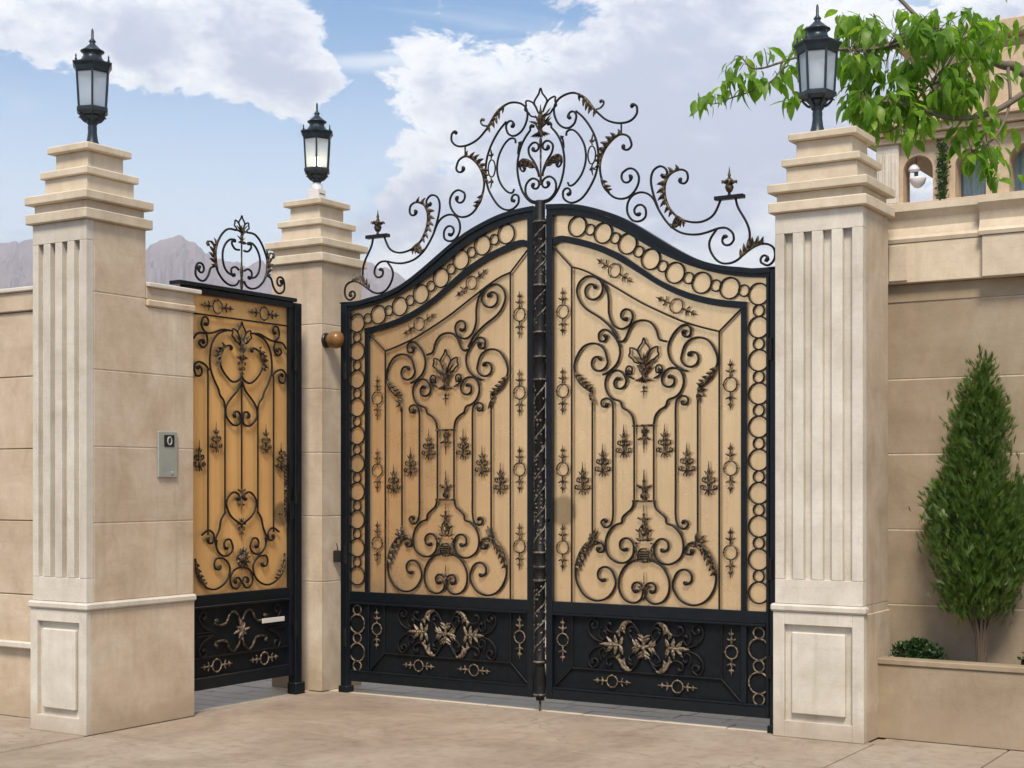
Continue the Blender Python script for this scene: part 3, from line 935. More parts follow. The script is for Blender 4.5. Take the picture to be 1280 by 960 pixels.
def put(parent, pl, name, mesh, s, z, n=0.012, ang=0.0, sc=1.0):
    o = link(name, mesh, parent, pl.p(s, z, n))
    if pl.kind == 'gate':
        o.rotation_euler = (0, ang * pl.m, 0)
    else:
        o.matrix_basis = Matrix.Translation(o.location) @ Matrix.Rotation(PI / 2, 4, 'Z') @ Matrix.Rotation(ang, 4, 'Y')
    o.scale = (sc, sc, sc)
    return o

def fleur(parent, pl, s0, z0, h, mir_only=False, name='fleur', mat='black_iron', n=0.014, fill=True):
    """open lily of three outlined petals over a leafy knot; h is its total height and (s0, z0) its foot"""
    mid = [(-.06, .52), (-.10, .62), (-.15, .72), (-.09, .82), (-.04, .88), (0, 1.0), (.04, .88), (.09, .82), (.15, .72), (.10, .62), (.06, .52)]
    side = [(.05, .50), (.12, .64), (.20, .74), (.34, .78), (.33, .68), (.37, .60), (.28, .54), (.22, .46), (.08, .42)]
    if fill:
        mb = MB()
        rnd = random.Random(int(abs(s0) * 1000) + int(z0 * 100))
        for k in range(15):
            a = rnd.uniform(-1, 1)
            b = np.array([s0 + a * .05 * h, z0 + rnd.uniform(.12, .50) * h])
            d = np.array([a * .20, rnd.uniform(.08, .26)]) * h
            lobe(mb, pl, b, d, np.array([math.copysign(1, a), 0]), .10 * h, n + rnd.uniform(0, .012))
        for k in range(8):
            a = -1 + 2 * k / 7
            b = np.array([s0 + a * .03 * h, z0 + .12 * h])
            lobe(mb, pl, b, np.array([a * .17, -.08 - .05 * (1 - abs(a))]) * h, np.array([math.copysign(1, a), 0]), .09 * h, n + .004)
        core = [(.02, 0.0), (.035, .06), (.06, .12), (.035, .18), (.055, .26), (.04, .34), (.06, .42), (.02, .56), (.008, .66)]
        c = pl.p(s0, z0, n)
        mb.lathe([(r * h, z * h) for r, z in core], c, 8)
        core_o = mb.build(name, 'bronze_iron', parent, at=c)
        for k, pts in enumerate((mid, side, [(-a, b) for a, b in side])):
            P = smooth_path([(s0 + a * h, z0 + b * h) for a, b in pts], 5, 1)
            iron(pl, P, max(.0055, .017 * h), n).build('petal', mat, core_o, at=pl.p(s0, z0 + .5 * h, n))

# ---- one leaf of the double gate -------------------------------------
def curve_fn(pts):
    pts = sorted(pts)
    S = np.array([p[0] for p in pts]); Z = np.array([p[1] for p in pts])
    dense = np.array(smooth_path(list(zip(S, Z)), 8, 6))
    dense = dense[np.argsort(dense[:, 0])]
    return lambda s: float(np.interp(s, dense[:, 0], dense[:, 1]))
top_up = curve_fn([(0.0, 3.545)] + [on_y(x, y) for x, y in ((712.5, 255.5), (739, 259), (772, 269), (796.5, 281), (823, 297), (850, 313), (876, 325.5), (904.6, 332.5), (929, 334.5))] + [(1.60, 2.975), (1.74, 2.975)])
top_lo = curve_fn([(0.0, 3.455)] + gp('A', [(62, 38), (150, 42), (260, 60), (400, 112), (520, 182), (650, 255), (800, 315), (950, 352), (1080, 368), (1200, 372)]) + [(1.74, 2.865)])
in_up = curve_fn([(0.0, 3.21)] + gp('A', [(62, 150), (180, 162), (300, 197), (420, 252), (520, 320), (640, 397), (800, 460), (950, 490), (1085, 500)]))
in_lo = curve_fn([(0.0, 3.13)] + gp('A', [(62, 186), (170, 197), (290, 230), (400, 282), (520, 356), (640, 430), (780, 490), (920, 522), (1050, 535)]))
S_IN = gp('A', [(1067, 520)])[0][0]          # the inner upright band
S0, S1 = 0.052, 1.708                         # leaf from the meeting stile to the hinge stile
Z_B, Z_M0, Z_M1 = 0.090, 0.690, 0.772

def band(pl, up, lo, s0, s1, n0, n1, steps=40):
    mb = MB()
    v = []
    for i in range(steps + 1):
        s = s0 + (s1 - s0) * i / steps
        for (z, n) in ((up(s), n0), (up(s), n1), (lo(s), n1), (lo(s), n0)):
            v.append(pl.p(s, z, n))
    f = []
    for i in range(steps):
        for j in range(4):
            j2 = (j + 1) % 4
            f.append((i * 4 + j, i * 4 + 4 + j, i * 4 + 4 + j2, i * 4 + j2))
    f += [(0, 1, 2, 3), tuple(steps * 4 + j for j in (3, 2, 1, 0))]
    return mb.add(v, f)
def pbox(pl, name, mat, parent, s0, s1, z0, z1, n0, n1, bevel=0.003):
    a, b = pl.p(s0, z0, n0), pl.p(s1, z1, n1)
    x0, x1 = sorted((a[0], b[0])); y0, y1 = sorted((a[1], b[1])); zz0, zz1 = sorted((a[2], b[2]))
    return boxo(name, mat, parent, x0, x1, y0, y1, zz0, zz1, bevel)
def bar(parent, pl, a, b, r=0.0065, n=0.012, name='bar', mat='black_iron', k=6):
    m = ((a[0] + b[0]) / 2, (a[1] + b[1]) / 2)
    return MB().tube([pl.p(*a, n), pl.p(*b, n)], r, k, up=pl.up, smooth=True).build(name, mat, parent, at=pl.p(*m, n))

def mpt(pts, ax): return [(2 * ax - p[0], p[1]) for p in pts]

def gate_leaf(mirror, label):
    pl = Plane('gate', mirror)
    t = thing('gate_leaf', pl.p(S1, 0.0, 0.0), label, 'gate', 'leaves of the double gate')
    # frame
    band(pl, top_up, lambda s: top_up(s) - .034, S0, 1.716, 0.035, -0.030).build('top_rail', 'frame_paint', t)
    band(pl, lambda s: top_up(s) - .0345, top_lo, S0, S1, 0.022, -0.024).build('top_moulding', 'frame_paint', t)
    pbox(pl, 'meeting_stile', 'frame_paint', t, S0, 0.102, Z_B, top_lo(.08) + .004, -.03, .030)
    pbox(pl, 'hinge_stile', 'frame_paint', t, 1.688, S1, Z_B, top_lo(1.68) + .004, -.03, .030)
    pbox(pl, 'middle_rail', 'frame_paint', t, 0.1025, 1.6875, Z_M0 + .002, Z_M1, -.028, .026)
    pbox(pl, 'rail_moulding', 'frame_paint', t, 0.1025, 1.6875, Z_M0 - .014, Z_M0 + .0015, -.02, .034, .004)
    pbox(pl, 'bottom_rail', 'frame_paint', t, 0.1025, 1.6875, Z_B, Z_B + .072, -.028, .027)
    pbox(pl, 'rail_moulding', 'frame_paint', t, 0.1025, 1.6875, Z_B + .0725, Z_B + .084, -.02, .032, .004)
    band(pl, in_up, in_lo, 0.1025, S_IN + .019, 0.020, -0.002).build('inner_rail', 'frame_paint', t)
    pbox(pl, 'inner_stile', 'frame_paint', t, S_IN - .0205, S_IN + .019, Z_M1 + .0005, in_lo(S_IN) - .0005, -.002, .0195)
    # sheets
    band(pl, lambda s: top_lo(s) + .012, lambda s: Z_M1 - .012, S0 + .03, S1 - .02, -0.006, -0.011).build('gold_panel', 'gold_sheet', t)
    pbox(pl, 'kick_panel', 'kick_paint', t, S0 + .03, S1 - .02, Z_B + .03, Z_M0 + .03, -.012, -.006, 0)
    # rings round the border
    top = [(175, 98, 1), (243, 115, 0), (312, 133, 1), (377, 160, 0), (442, 190, 1), (502, 232, 0), (566, 272, 1), (630, 310, 0), (696, 345, 1), (768, 373, 0), (838, 398, 1), (914, 413, 0), (988, 427, 1), (1064, 440, 0), (1143, 458, 1)]
    for x, y, b in top:
        s, z = gp('A', [(x, y)])[0]
        put(t, pl, 'ring', ME_RING_L if b else ME_RING_S, s, z, 0.006)
    s_r, z = gp('A', [(1143, 458)])[0]
    k = 0
    zc = z
    while True:
        zc -= (RL + RS) * 1.0
        if zc - (RL if k % 2 else RS) < Z_M1: break
        put(t, pl, 'ring', ME_RING_L if k % 2 else ME_RING_S, s_r, zc, 0.006)
        k += 1
    for i, (y, b) in enumerate(((220, 0), (308, 1), (398, 0), (488, 1), (575, 0))):
        s, z = gp('D', [(1150, y)])[0]
        if i == 4: z = Z_B + .072 + RS + .006
        put(t, pl, 'ring', ME_RING_LB if b else ME_RING_SB, s_r, z, 0.004)
    # fine bars that frame the field
    sL = gp('A', [(148, 315)])[0][0]; sR = gp('A', [(935, 658)])[0][0]
    arch = gp('A', [(148, 315), (200, 328), (270, 360), (400, 435), (520, 505), (640, 562), (740, 605), (850, 638), (935, 658)])
    arch[0] = (sL, arch[0][1]); arch[-1] = (sR, arch[-1][1])
    scroll(t, pl, arch, name='field_bar', r=.0062)
    bar(t, pl, (sL, Z_M1), arch[0], name='field_bar'); bar(t, pl, (sR, Z_M1), arch[-1], name='field_bar')
    bar(t, pl, (0.102, gp('A', [(62, 205)])[0][1]), arch[0], name='field_bar')
    bar(t, pl, (S_IN - .02, in_lo(S_IN) - .004), arch[-1], name='field_bar')
    # ring spindles in the margins
    for c, x, y in (('A', 97, 552), ('B', 98, 207), ('B', 100, 625), ('C', 103, 360), ('B', 993, 173), ('B', 995, 620), ('C', 998, 387)):
        s, z = gp(c, [(x, y)])[0]
        s = (0.102 + sL) / 2 if x < 500 else (sR + S_IN - .02) / 2
        put(t, pl, 'ring_spindle', ME_SPIN, s, z, .010)
    for (a, b, c) in (((285, 275), (470, 395), (375, 333)), ((595, 480), (815, 575), (705, 522))):
        q = gp('A', [a, b, c])
        ang = math.atan2(q[1][1] - q[0][1], q[1][0] - q[0][0])
        put(t, pl, 'ring_spindle', ME_SPIN, q[2][0], q[2][1], .010, ang=PI / 2 - ang)
    ax = gp('B', [(533, 300)])[0][0]
    # the field: tall scrolls that follow the arch
    P = scroll(t, pl, gp('A', [(315, 428), (300, 385), (240, 362), (190, 395), (176, 455), (215, 530), (300, 585), (360, 640), (395, 695)]), head=gp('A', [(256, 436)])[0], turns=(1.0, 0))
    scroll(t, pl, gp('A', [(285, 368), (325, 410), (345, 480), (346, 560), (370, 622), (412, 646), (455, 625), (474, 585)]), tail=gp('A', [(434, 575)])[0], turns=(0, .95))
    scroll(t, pl, gp('A', [(398, 705), (412, 715), (435, 695), (460, 635), (490, 606), (530, 598), (570, 610), (600, 650), (615, 700), (655, 712)]))
    half = [
        ('K', [(267, 525), (266, 500), (290, 485), (325, 512), (346, 560), (335, 612), (300, 646), (280, 655)], (283, 515), None, (.7, 0)),
        ('K', [(300, 608), (285, 557), (247, 537), (205, 552), (178, 600), (175, 640), (198, 685), (240, 722)], (262, 607), None, (.95, 0)),
        ('B', [(440, 150), (420, 110), (380, 97), (342, 118), (326, 170), (340, 220), (368, 250), (408, 264), (418, 295), (450, 315), (473, 345), (481, 392)], (398, 160), None, (.9, 0)),
    ]
    for side in (0, 1):
        for c, pts, hd, tl, tn in half:
            P = scroll(t, pl, gp(c, pts), head=gp(c, [hd])[0], mir=ax if side else None, turns=tn)
            if c == 'K' and hd[0] == 262:
                acanthus(t, pl, P, .80, .99, -1 if side else 1, .050, 5)
        m = (lambda q: mpt(q, ax)) if side else (lambda q: q)
        # upright with curls at both ends
        q = gp('B', [(305, 280), (308, 258), (335, 246), (360, 262), (368, 300), (368, 420), (368, 560), (368, 700)]) + gp('C', [(368, 80), (368, 190), (355, 238), (325, 255), (304, 228)])
        scroll(t, pl, m(q), head=m(gp('B', [(326, 276)]))[0], tail=m(gp('C', [(324, 226)]))[0], turns=(.6, .6), r=.0064)
        a = m(gp('B', [(258, 262)]))[0]; b = m(gp('C', [(258, 312)]))[0]
        bar(t, pl, (a[0], a[1]), (a[0], b[1]))
        # foot scrolls
        scroll(t, pl, m(gp('C', [(480, 108), (470, 150), (442, 176), (418, 200), (414, 228), (380, 240), (342, 282), (328, 340), (342, 402), (392, 440), (440, 438), (474, 402), (480, 352)])), tail=m(gp('C', [(432, 352)]))[0], turns=(0, .9))
        P = scroll(t, pl, m(gp('C', [(322, 362), (305, 332), (268, 320), (230, 340), (195, 390), (170, 465), (176, 545), (220, 618), (285, 645), (348, 620), (384, 552), (368, 492)])), head=m(gp('C', [(298, 366)]))[0], tail=m(gp('C', [(318, 512)]))[0], turns=(.7, .8))
        acanthus(t, pl, P, .10, .36, 1 if not side else -1, .060, 7)
        mb = MB()
        f0 = np.array(m(gp('C', [(258, 312)]))[0])
        for dx, dz in ((-.035, .05), (.03, .06), (-.05, .012), (.012, .085)):
            lobe(mb, pl, f0 - np.array([0, .01]), np.array([dx * (-1 if side else 1), dz]), np.array([1., 0]), .05, .016)
        mb.build('leaf_sprig', 'bronze_iron', t, at=pl.p(f0[0], f0[1], .016))
        f0 = np.array(m(gp('B', [(256, 235)]))[0])
        mb = MB()
        for dx, dz in ((-.03, -.03), (.012, -.07), (-.012, .05), (-.04, .02)):
            lobe(mb, pl, f0, np.array([dx * (-1 if side else 1), dz]), np.array([1., 0]), .05, .016)
        mb.build('leaf_sprig', 'bronze_iron', t, at=pl.p(f0[0], f0[1], .016))
        scroll(t, pl, m(gp('C', [(500, 424), (442, 450), (403, 515), (403, 590), (436, 642), (486, 656), (522, 628), (529, 578)])), tail=m(gp('C', [(492, 578)]))[0], turns=(0, .9))
        # centre column
        a = m(gp('B', [(481, 392)]))[0]; b = m(gp('B', [(481, 795)]))[0]
        bar(t, pl, a, (a[0], b[1]))
        for x, y in ((425, 492), (312, 592), (205, 690)):
            q = m(gp('B', [(x, y)]))[0]
            put(t, pl, 'spear_ornament', ME_SPEAR, q[0], q[1], .012, sc=1.14)
        # small curl beside the lily
        scroll(t, pl, m(gp('B', [(468, 115), (470, 85), (450, 74), (436, 95), (446, 125), (480, 145)])), head=m(gp('B', [(456, 100)]))[0], turns=(.5, 0), r=.0058)
    for y in (392, 795):
        z = gp('B', [(535, y)])[0][1]
        pbox(pl, 'tie_bar', 'bronze_iron', t, ax - .085, ax + .085, z - .007, z + .007, .004, .026, .002)
    z = gp('B', [(533, 465)])[0][1]; o = put(t, pl, 'drop_ornament', ME_DROP, ax, z, .012, ang=PI, sc=1.15)
    z = gp('B', [(533, 715)])[0][1]; put(t, pl, 'drop_ornament', ME_DROP, ax, z, .012, sc=1.40)
    zt = gp('A', [(530, 688)])[0][1]; zb = gp('B', [(530, 165)])[0][1]
    fleur(t, pl, ax, zb, zt - zb)
    z = gp('B', [(530, 212)])[0][1]; put(t, pl, 'drop_ornament', ME_DROP, ax, z, .014, ang=PI, sc=.60)
    z = gp('C', [(533, 205)])[0][1]; put(t, pl, 'drop_ornament', ME_DROP, ax, z, .014, sc=1.15)
    # cartouche and ball
    zc = gp('C', [(533, 278)])[0][1]
    mb = MB().tube([pl.p(ax + .036 * math.sin(2 * PI * i / 18), zc + .045 * math.cos(2 * PI * i / 18) - (.012 if 6 < i < 12 else 0), .014) for i in range(18)], .0055, 6, closed=True, up=pl.up)
    for q in (-1, 1):
        lobe(mb, pl, np.array([ax + q * .035, zc + .005]), np.array([q * .03, .004]), np.array([0, 1.]), .03, .014)
        lobe(mb, pl, np.array([ax, zc - .03]), np.array([q * .012, .055]), np.array([1. * q, 0]), .05, .014)
        lobe(mb, pl, np.array([ax + q * .01, zc - .05]), np.array([q * .055, -.01]), np.array([0, 1.]), .05, .014)
    mb.build('cartouche', 'bronze_iron', t, at=pl.p(ax, zc, .014))
    zc = gp('C', [(533, 402)])[0][1]
    c = pl.p(ax, zc, .016)
    mb = MB().tube([(c[0] + .046 * math.cos(2 * PI * i / 20), c[1], c[2] + .046 * math.sin(2 * PI * i / 20)) for i in range(20)], .007, 6, closed=True, up=pl.up)
    ballo = mb.build('ball_ring', 'bronze_iron', t, at=c)
    for k, dz in enumerate((-.024, -.008, .008, .024)):
        hw = math.sqrt(.044 ** 2 - dz * dz)
        pbox(pl, 'ball_slat', 'black_iron', ballo, ax - hw, ax + hw, zc + dz - .005, zc + dz + .005, .008, .026, .002)
    for q in (-1, 1):
        P = smooth_path([(ax + q * .05, zc - .045), (ax + q * .068, zc - .01), (ax + q * .055, zc + .045), (ax + q * .075, zc + .075), (ax + q * .052, zc + .082)], 5, 1)
        iron(pl, P, .0055, .014).build('curl', 'bronze_iron', t, at=pl.p(ax + q * .06, zc, .014))
    z0 = gp('C', [(533, 648)])[0][1]; z1 = gp('C', [(533, 490)])[0][1]
    mb = MB().lathe([(.003, z0), (.009, z0 + .02), (.006, z0 + .045), (.012, z0 + .075), (.014, z0 + .095), (.007, z0 + .115), (.002, z1)], (pl.p(ax, 0, .013)[0], pl.p(ax, 0, .013)[1], 0), 6)
    for k in range(6):
        a = -1 + 2 * k / 5
        lobe(mb, pl, np.array([ax, z0 + .07]), np.array([a * .035, .035]), np.array([math.copysign(1, a), 0]), .04, .016)
    mb.build('stem', 'bronze_iron', t, at=pl.p(ax, z0, .013))
    # lower panel
    zb1 = gp('D', [(560, 437)])[0][1]
    sl = sL; sr = gp('D', [(945, 465)])[0][0]
    ztop = Z_M0 - .014; zbot = Z_B + .084
    bar(t, pl, (sl, zb1), (sr, zb1), name='panel_bar', n=.006); bar(t, pl, (sl, zb1), (sl, ztop), name='panel_bar', n=.006); bar(t, pl, (sr, zb1), (sr, ztop), name='panel_bar', n=.006)
    bar(t, pl, (sl, zb1), (0.104, zbot), name='panel_bar', n=.006); bar(t, pl, (sr, zb1), (S_IN - .02, zbot), name='panel_bar', n=.006)
    pbox(pl, 'panel_stile', 'frame_paint', t, S_IN - .0205, S_IN + .019, zbot + .0005, ztop - .0005, -.004, .0185)
    for x, y in ((100, 255), (1000, 322)):
        s, z = gp('D', [(x, y)])[0]
        put(t, pl, 'ring_spindle', ME_SPIN_B, (0.102 + sl) / 2 if x < 500 else (sr + S_IN - .02) / 2, z, .008, sc=.92)
    for x, y in ((362, 490), (710, 520)):
        s, z = gp('D', [(x, y)])[0]
        put(t, pl, 'ring_spindle', ME_SPIN_B, s, (zb1 + zbot) / 2, .008, ang=PI / 2, sc=.86)
    zx = (ztop + zb1) / 2
    hgt = (ztop - zb1) / 2
    for q in (-1, 1):
        for v in (-1, 1):
            f = lambda pts: [(ax + q * a, zx + v * b * hgt) for a, b in pts]
            # big lobes that meet in the middle and end in brushed scrolls
            P = scroll(t, pl, f([(.005, .10), (.045, .55), (.10, .92), (.155, .82), (.185, .55), (.235, .45), (.275, .52)]), tail=f([(.262, .70)])[0], turns=(0, .7), r=.0075, n=.008)
            acanthus(t, pl, P, .36, .66, -q * v, .045, 4, mat='brushed_bronze', n=.012)
            scroll(t, pl, f([(.115, .42), (.075, .22), (.05, .50), (.085, .72), (.12, .62)]), head=f([(.10, .50)])[0], turns=(.5, 0), r=.0065, n=.006)
            scroll(t, pl, f([(.315, .06), (.385, .18), (.430, .48), (.425, .78), (.395, .94), (.355, .80)]), tail=f([(.385, .70)])[0], turns=(0, .8), r=.0068, n=.006)
            scroll(t, pl, f([(.33, .62), (.345, .30), (.31, .14), (.285, .34)]), tail=f([(.31, .40)])[0], turns=(0, .5), r=.006, n=.006)
    mb = MB()
    for k in range(4):
        a = k * PI / 2
        u = np.array([math.cos(a), math.sin(a)])
        w = np.array([-u[1], u[0]])
        L = .095 if k % 2 == 0 else .085
        lobe(mb, pl, np.array([ax, zx]), u * L, w, .05, .016)
        for e in (-1, 1):
            for ff in (.35, .6):
                lobe(mb, pl, np.array([ax, zx]) + u * L * ff, (u * .03 + w * e * .032), w * e, .045, .014)
    mb.lathe([(.018, -.012), (.014, .008), (.004, .014)], pl.p(ax, zx, .016), 8, axis='y')
    mb.build('rosette', 'brushed_bronze', t, at=pl.p(ax, zx, .016))
    for q in (-1, 1):
        mb = MB()
        b0 = np.array([ax + q * .185, zx])
        lobe(mb, pl, b0, np.array([q * .155, 0]), np.array([0, 1.]) * .01, .06, .014)
        for e in (-1, 1):
            for (d0, dx, dz) in ((0.0, -.025, .045), (.025, .012, .05), (.05, .05, .035)):
                lobe(mb, pl, b0 + np.array([q * d0, 0]), np.array([q * dx, e * dz]), np.array([0, e * 1.]), .055, .013)
        mb.build('palmette', 'brushed_bronze', t, at=pl.p(b0[0], b0[1], .014))
    # crest of the leaf
    C = {}
    C['outer'] = scroll(t, pl, gp('E', [(803, 232), (775, 199), (800, 206), (860, 262), (920, 360), (948, 470), (940, 600), (900, 702), (840, 788), (770, 820), (718, 790), (713, 745)][2:]), tail=gp('E', [(744, 750)])[0], turns=(0, .8))
    C['top'] = scroll(t, pl, gp('E', [(802, 250), (786, 295), (740, 322), (682, 292), (652, 210), (672, 140), (730, 97), (795, 86), (860, 122), (910, 182), (960, 232), (1010, 270), (1085, 288), (1160, 274), (1204, 228), (1208, 190)]), head=gp('E', [(768, 240)])[0], tail=gp('E', [(1180, 185)])[0], turns=(.8, .55))
    acanthus(t, pl, C['top'], .50, .66, -1, .055, 5)
    q = gp('E', [(935, 195), (965, 185), (985, 160)])
    scroll(t, pl, q, tail=gp('E', [(968, 152)])[0], turns=(0, .6), r=.006, name='curl', mat='bronze_iron')
    scroll(t, pl, gp('E', [(735, 372), (740, 342), (778, 331), (822, 368), (858, 440), (866, 530), (842, 620), (795, 688), (758, 706), (745, 682)]), r=.0068)
    bar(t, pl, gp('E', [(1102, 290)])[0], gp('E', [(1102, 362)])[0], r=.006)
    C['s'] = scroll(t, pl, gp('E', [(1172, 430), (1152, 378), (1100, 362), (1040, 398), (986, 470), (960, 560), (966, 640), (992, 712), (1040, 774), (1100, 793), (1160, 774), (1208, 712), (1220, 645), (1192, 598), (1150, 590), (1108, 620)]), head=gp('E', [(1132, 436)])[0], tail=gp('E', [(1146, 648)])[0], turns=(.6, .75))
    acanthus(t, pl, C['s'], .16, .38, -1, .055, 8)
    acanthus(t, pl, C['s'], .44, .52, 1, .045, 3)
    # lozenge link between the two arcs
    z = gp('E', [(905, 500)])[0]
    mb = MB().tube([pl.p(z[0] + .030 * math.sin(2 * PI * i / 16), z[1] + .062 * math.cos(2 * PI * i / 16), .012) for i in range(16)], .0055, 6, closed=True, up=pl.up)
    mb.build('link_oval', 'black_iron', t, at=pl.p(z[0], z[1], .012))
    for e in (-1, 1):
        mb = MB()
        for dx, dz in ((0, .06), (-.026, .022), (.026, .022), (0, -.02)):
            lobe(mb, pl, np.array([z[0], z[1] + e * .085]), np.array([dx, e * dz]), np.array([1., 0]), .03, .013)
        mb.build('link_star', 'bronze_iron', t, at=pl.p(z[0], z[1] + e * .085, .013))
    C['wave'] = scroll(t, pl, gp('G', [(212, 470), (208, 515), (170, 545), (118, 540), (82, 490), (82, 420), (115, 365), (170, 341), (228, 353), (270, 395), (300, 462), (350, 540), (400, 592), (470, 630), (560, 640), (640, 625), (720, 596), (780, 593), (825, 630), (832, 675)]), head=gp('G', [(160, 475)])[0], tail=gp('G', [(780, 672)])[0], turns=(.9, .8))
    scroll(t, pl, gp('G', [(355, 222), (362, 195), (340, 165), (305, 158), (262, 190), (246, 260), (264, 355), (298, 455)]), head=gp('G', [(335, 212)])[0], turns=(.5, 0))
    C['leafy'] = scroll(t, pl, gp('G', [(508, 232), (500, 198), (465, 180), (420, 190), (372, 222), (342, 290), (346, 380), (382, 460), (440, 520), (520, 550), (610, 548), (690, 500), (738, 398)]), head=gp('G', [(470, 250)])[0], turns=(.7, 0))
    acanthus(t, pl, C['leafy'], .20, .58, -1, .055, 9)
    acanthus(t, pl, C['leafy'], .60, .68, -1, .05, 3)
    # small leafy sprig where two scrolls touch
    f0 = np.array(gp('G', [(400, 590)])[0])
    mb = MB()
    for dx, dz in ((.02, .05), (.055, .045), (.075, .02), (-.02, .012)):
        lobe(mb, pl, f0, np.array([dx, dz]), np.array([0, 1.]), .05, .014)
    mb.build('leaf_sprig', 'bronze_iron', t, at=pl.p(f0[0], f0[1], .014))
    a, b = gp('G', [(700, 384), (905, 372)])
    zc = (a[1] + b[1]) / 2
    pbox(pl, 'finial_plate', 'frame_paint', t, a[0], b[0], zc - .012, zc + .014, -.012, .036)
    c = gp('G', [(800, 360)])[0]
    zt = gp('G', [(798, 158)])[0][1]
    h = zt - zc
    mb = MB().lathe([(.010, .012), (.012, .02 * h / .2), (.008, .15 * h), (.022, .22 * h), (.030, .34 * h), (.022, .42 * h), (.040, .47 * h), (.012, .52 * h), (.016, .60 * h), (.007, .66 * h), (.012, .72 * h), (.006, .80 * h), (.001, h)], (pl.p(c[0], 0, .012)[0], pl.p(c[0], 0, .012)[1], zc), 10)
    for k in range(8):
        a0 = 2 * PI * k / 8
        o_ = pl.p(c[0], zc + .44 * h, .012)
        tip = Vector((o_[0] + .052 * math.cos(a0), o_[1] + .052 * math.sin(a0), o_[2] + .015))
        mb.tube([o_, (Vector(o_) + tip) / 2 + Vector((0, 0, .004)), tip, tip + Vector((0, 0, -.010))], [.010, .010, .007, .003], 5)
    mb.build('finial', 'bronze_iron', t, at=pl.p(c[0], zc, .012))
    scroll(t, pl, gp('G', [(845, 385), (862, 450), (918, 545), (945, 630), (935, 730)]))
    C['end'] = scroll(t, pl, gp('G', [(712, 600), (662, 680), (665, 750), (710, 820), (770, 845), (850, 825), (930, 752), (990, 716), (1060, 704), (1115, 735), (1120, 810), (1075, 858), (1025, 838)]), tail=gp('G', [(1052, 812)])[0], turns=(0, .9))
    acanthus(t, pl, C['end'], .42, .60, 1, .06, 6, back=False)
    # hinges
    for z in (0.42, 1.05, 2.45):
        mb = MB().lathe([(.017, z - .07), (.017, z + .07)], (pl.p(S1 + .012, 0, .03)[0], -.03, 0), 10, smooth=False)
        mb.build('hinge', 'black_iron', t, bevel=.003)
    return t, pl

tl, pll = gate_leaf(True, 'main gate leaf with arched gold panel hung on the plain middle pillar')
tr_, plr = gate_leaf(False, 'main gate leaf with arched gold panel hung on the wide planter-side pillar')
# centre crest, meeting column and drop bolt ride on the left leaf
pl = Plane('gate')
cxm = 0.0
def em(pts): return [(p[0] - gp('E', [(580, p_[1])])[0][0], p[1]) for p, p_ in zip(gp('E', pts), pts)]
for q in (1, -1):
    m = lambda pts: [(q * a, b) for a, b in em(pts)]
    scroll(tl, pl, m([(580, 822), (648, 796), (708, 702), (739, 560), (726, 440), (692, 362), (650, 312)]), tail=m([(634, 300)])[0], turns=(0, .6))
    P = scroll(tl, pl, m([(592, 640), (600, 590), (625, 530), (655, 480), (662, 430), (640, 405)]), tail=m([(618, 440)])[0], turns=(0, .95))
    scroll(tl, pl, m([(581, 808), (640, 790), (680, 735), (678, 670), (640, 640), (605, 655)]), tail=m([(618, 690)])[0], turns=(0, .9))
    P = scroll(tl, pl, m([(594, 620), (620, 560), (670, 510), (712, 500), (722, 545), (700, 580)]), tail=m([(702, 556)])[0], turns=(0, .5), r=.0062)
    acanthus(tl, pl, P, .15, .62, -q if q == 1 else 1, .060, 6)
    scroll(tl, pl, m([(735, 450), (730, 400), (716, 375)]), tail=m([(722, 384)])[0], turns=(0, .5), r=.006)
    f0 = np.array(m([(712, 700)])[0])
zt = gp('E', [(578, 48)])[0][1]; zb = gp('E', [(578, 385)])[0][1]
fleur(tl, pl, 0.0, zb, zt - zb)
mb = MB().lathe([(.004, gp('E', [(580, 700)])[0][1]), (.010, gp('E', [(580, 660)])[0][1]), (.006, gp('E', [(580, 600)])[0][1]), (.008, gp('E', [(580, 440)])[0][1]), (.012, gp('E', [(580, 410)])[0][1]), (.006, zb + .02)], (0, -.012, 0), 8)
mb.build('crest_stem', 'bronze_iron', tl, at=(0, -.012, zb))
col_c = (0.0, -0.020)
prof = [(.030, .075), (.030, .095), (.046, .105), (.046, .125), (.040, .135), (.048, .20), (.036, .30), (.034, .325), (.044, .335), (.044, .355), (.036, .365)]
z = .365
prof += [(.037, .70), (.037, .90), (.046, .905), (.046, .925), (.040, .93), (.046, .96), (.040, .99), (.046, 1.0), (.046, 1.02), (.040, 1.03), (.045, 1.06), (.040, 1.09), (.046, 1.10), (.046, 1.12), (.037, 1.13),
         (.037, 2.30), (.047, 2.31), (.047, 2.33), (.040, 2.34), (.046, 2.40), (.040, 2.46), (.048, 2.47), (.048, 2.49), (.041, 2.50), (.045, 2.56), (.041, 2.63), (.048, 2.64), (.048, 2.665), (.042, 2.68), (.044, 2.96), (.048, 2.97), (.048, 2.99), (.040, 3.0), (.040, 3.40), (.044, 3.41), (.044, 3.44), (.036, 3.45), (.036, 3.565), (.030, 3.575)]
MB().lathe(prof, (col_c[0], col_c[1], 0), 14).build('meeting_column', 'black_iron', tl, at=(0, col_c[1], 0))
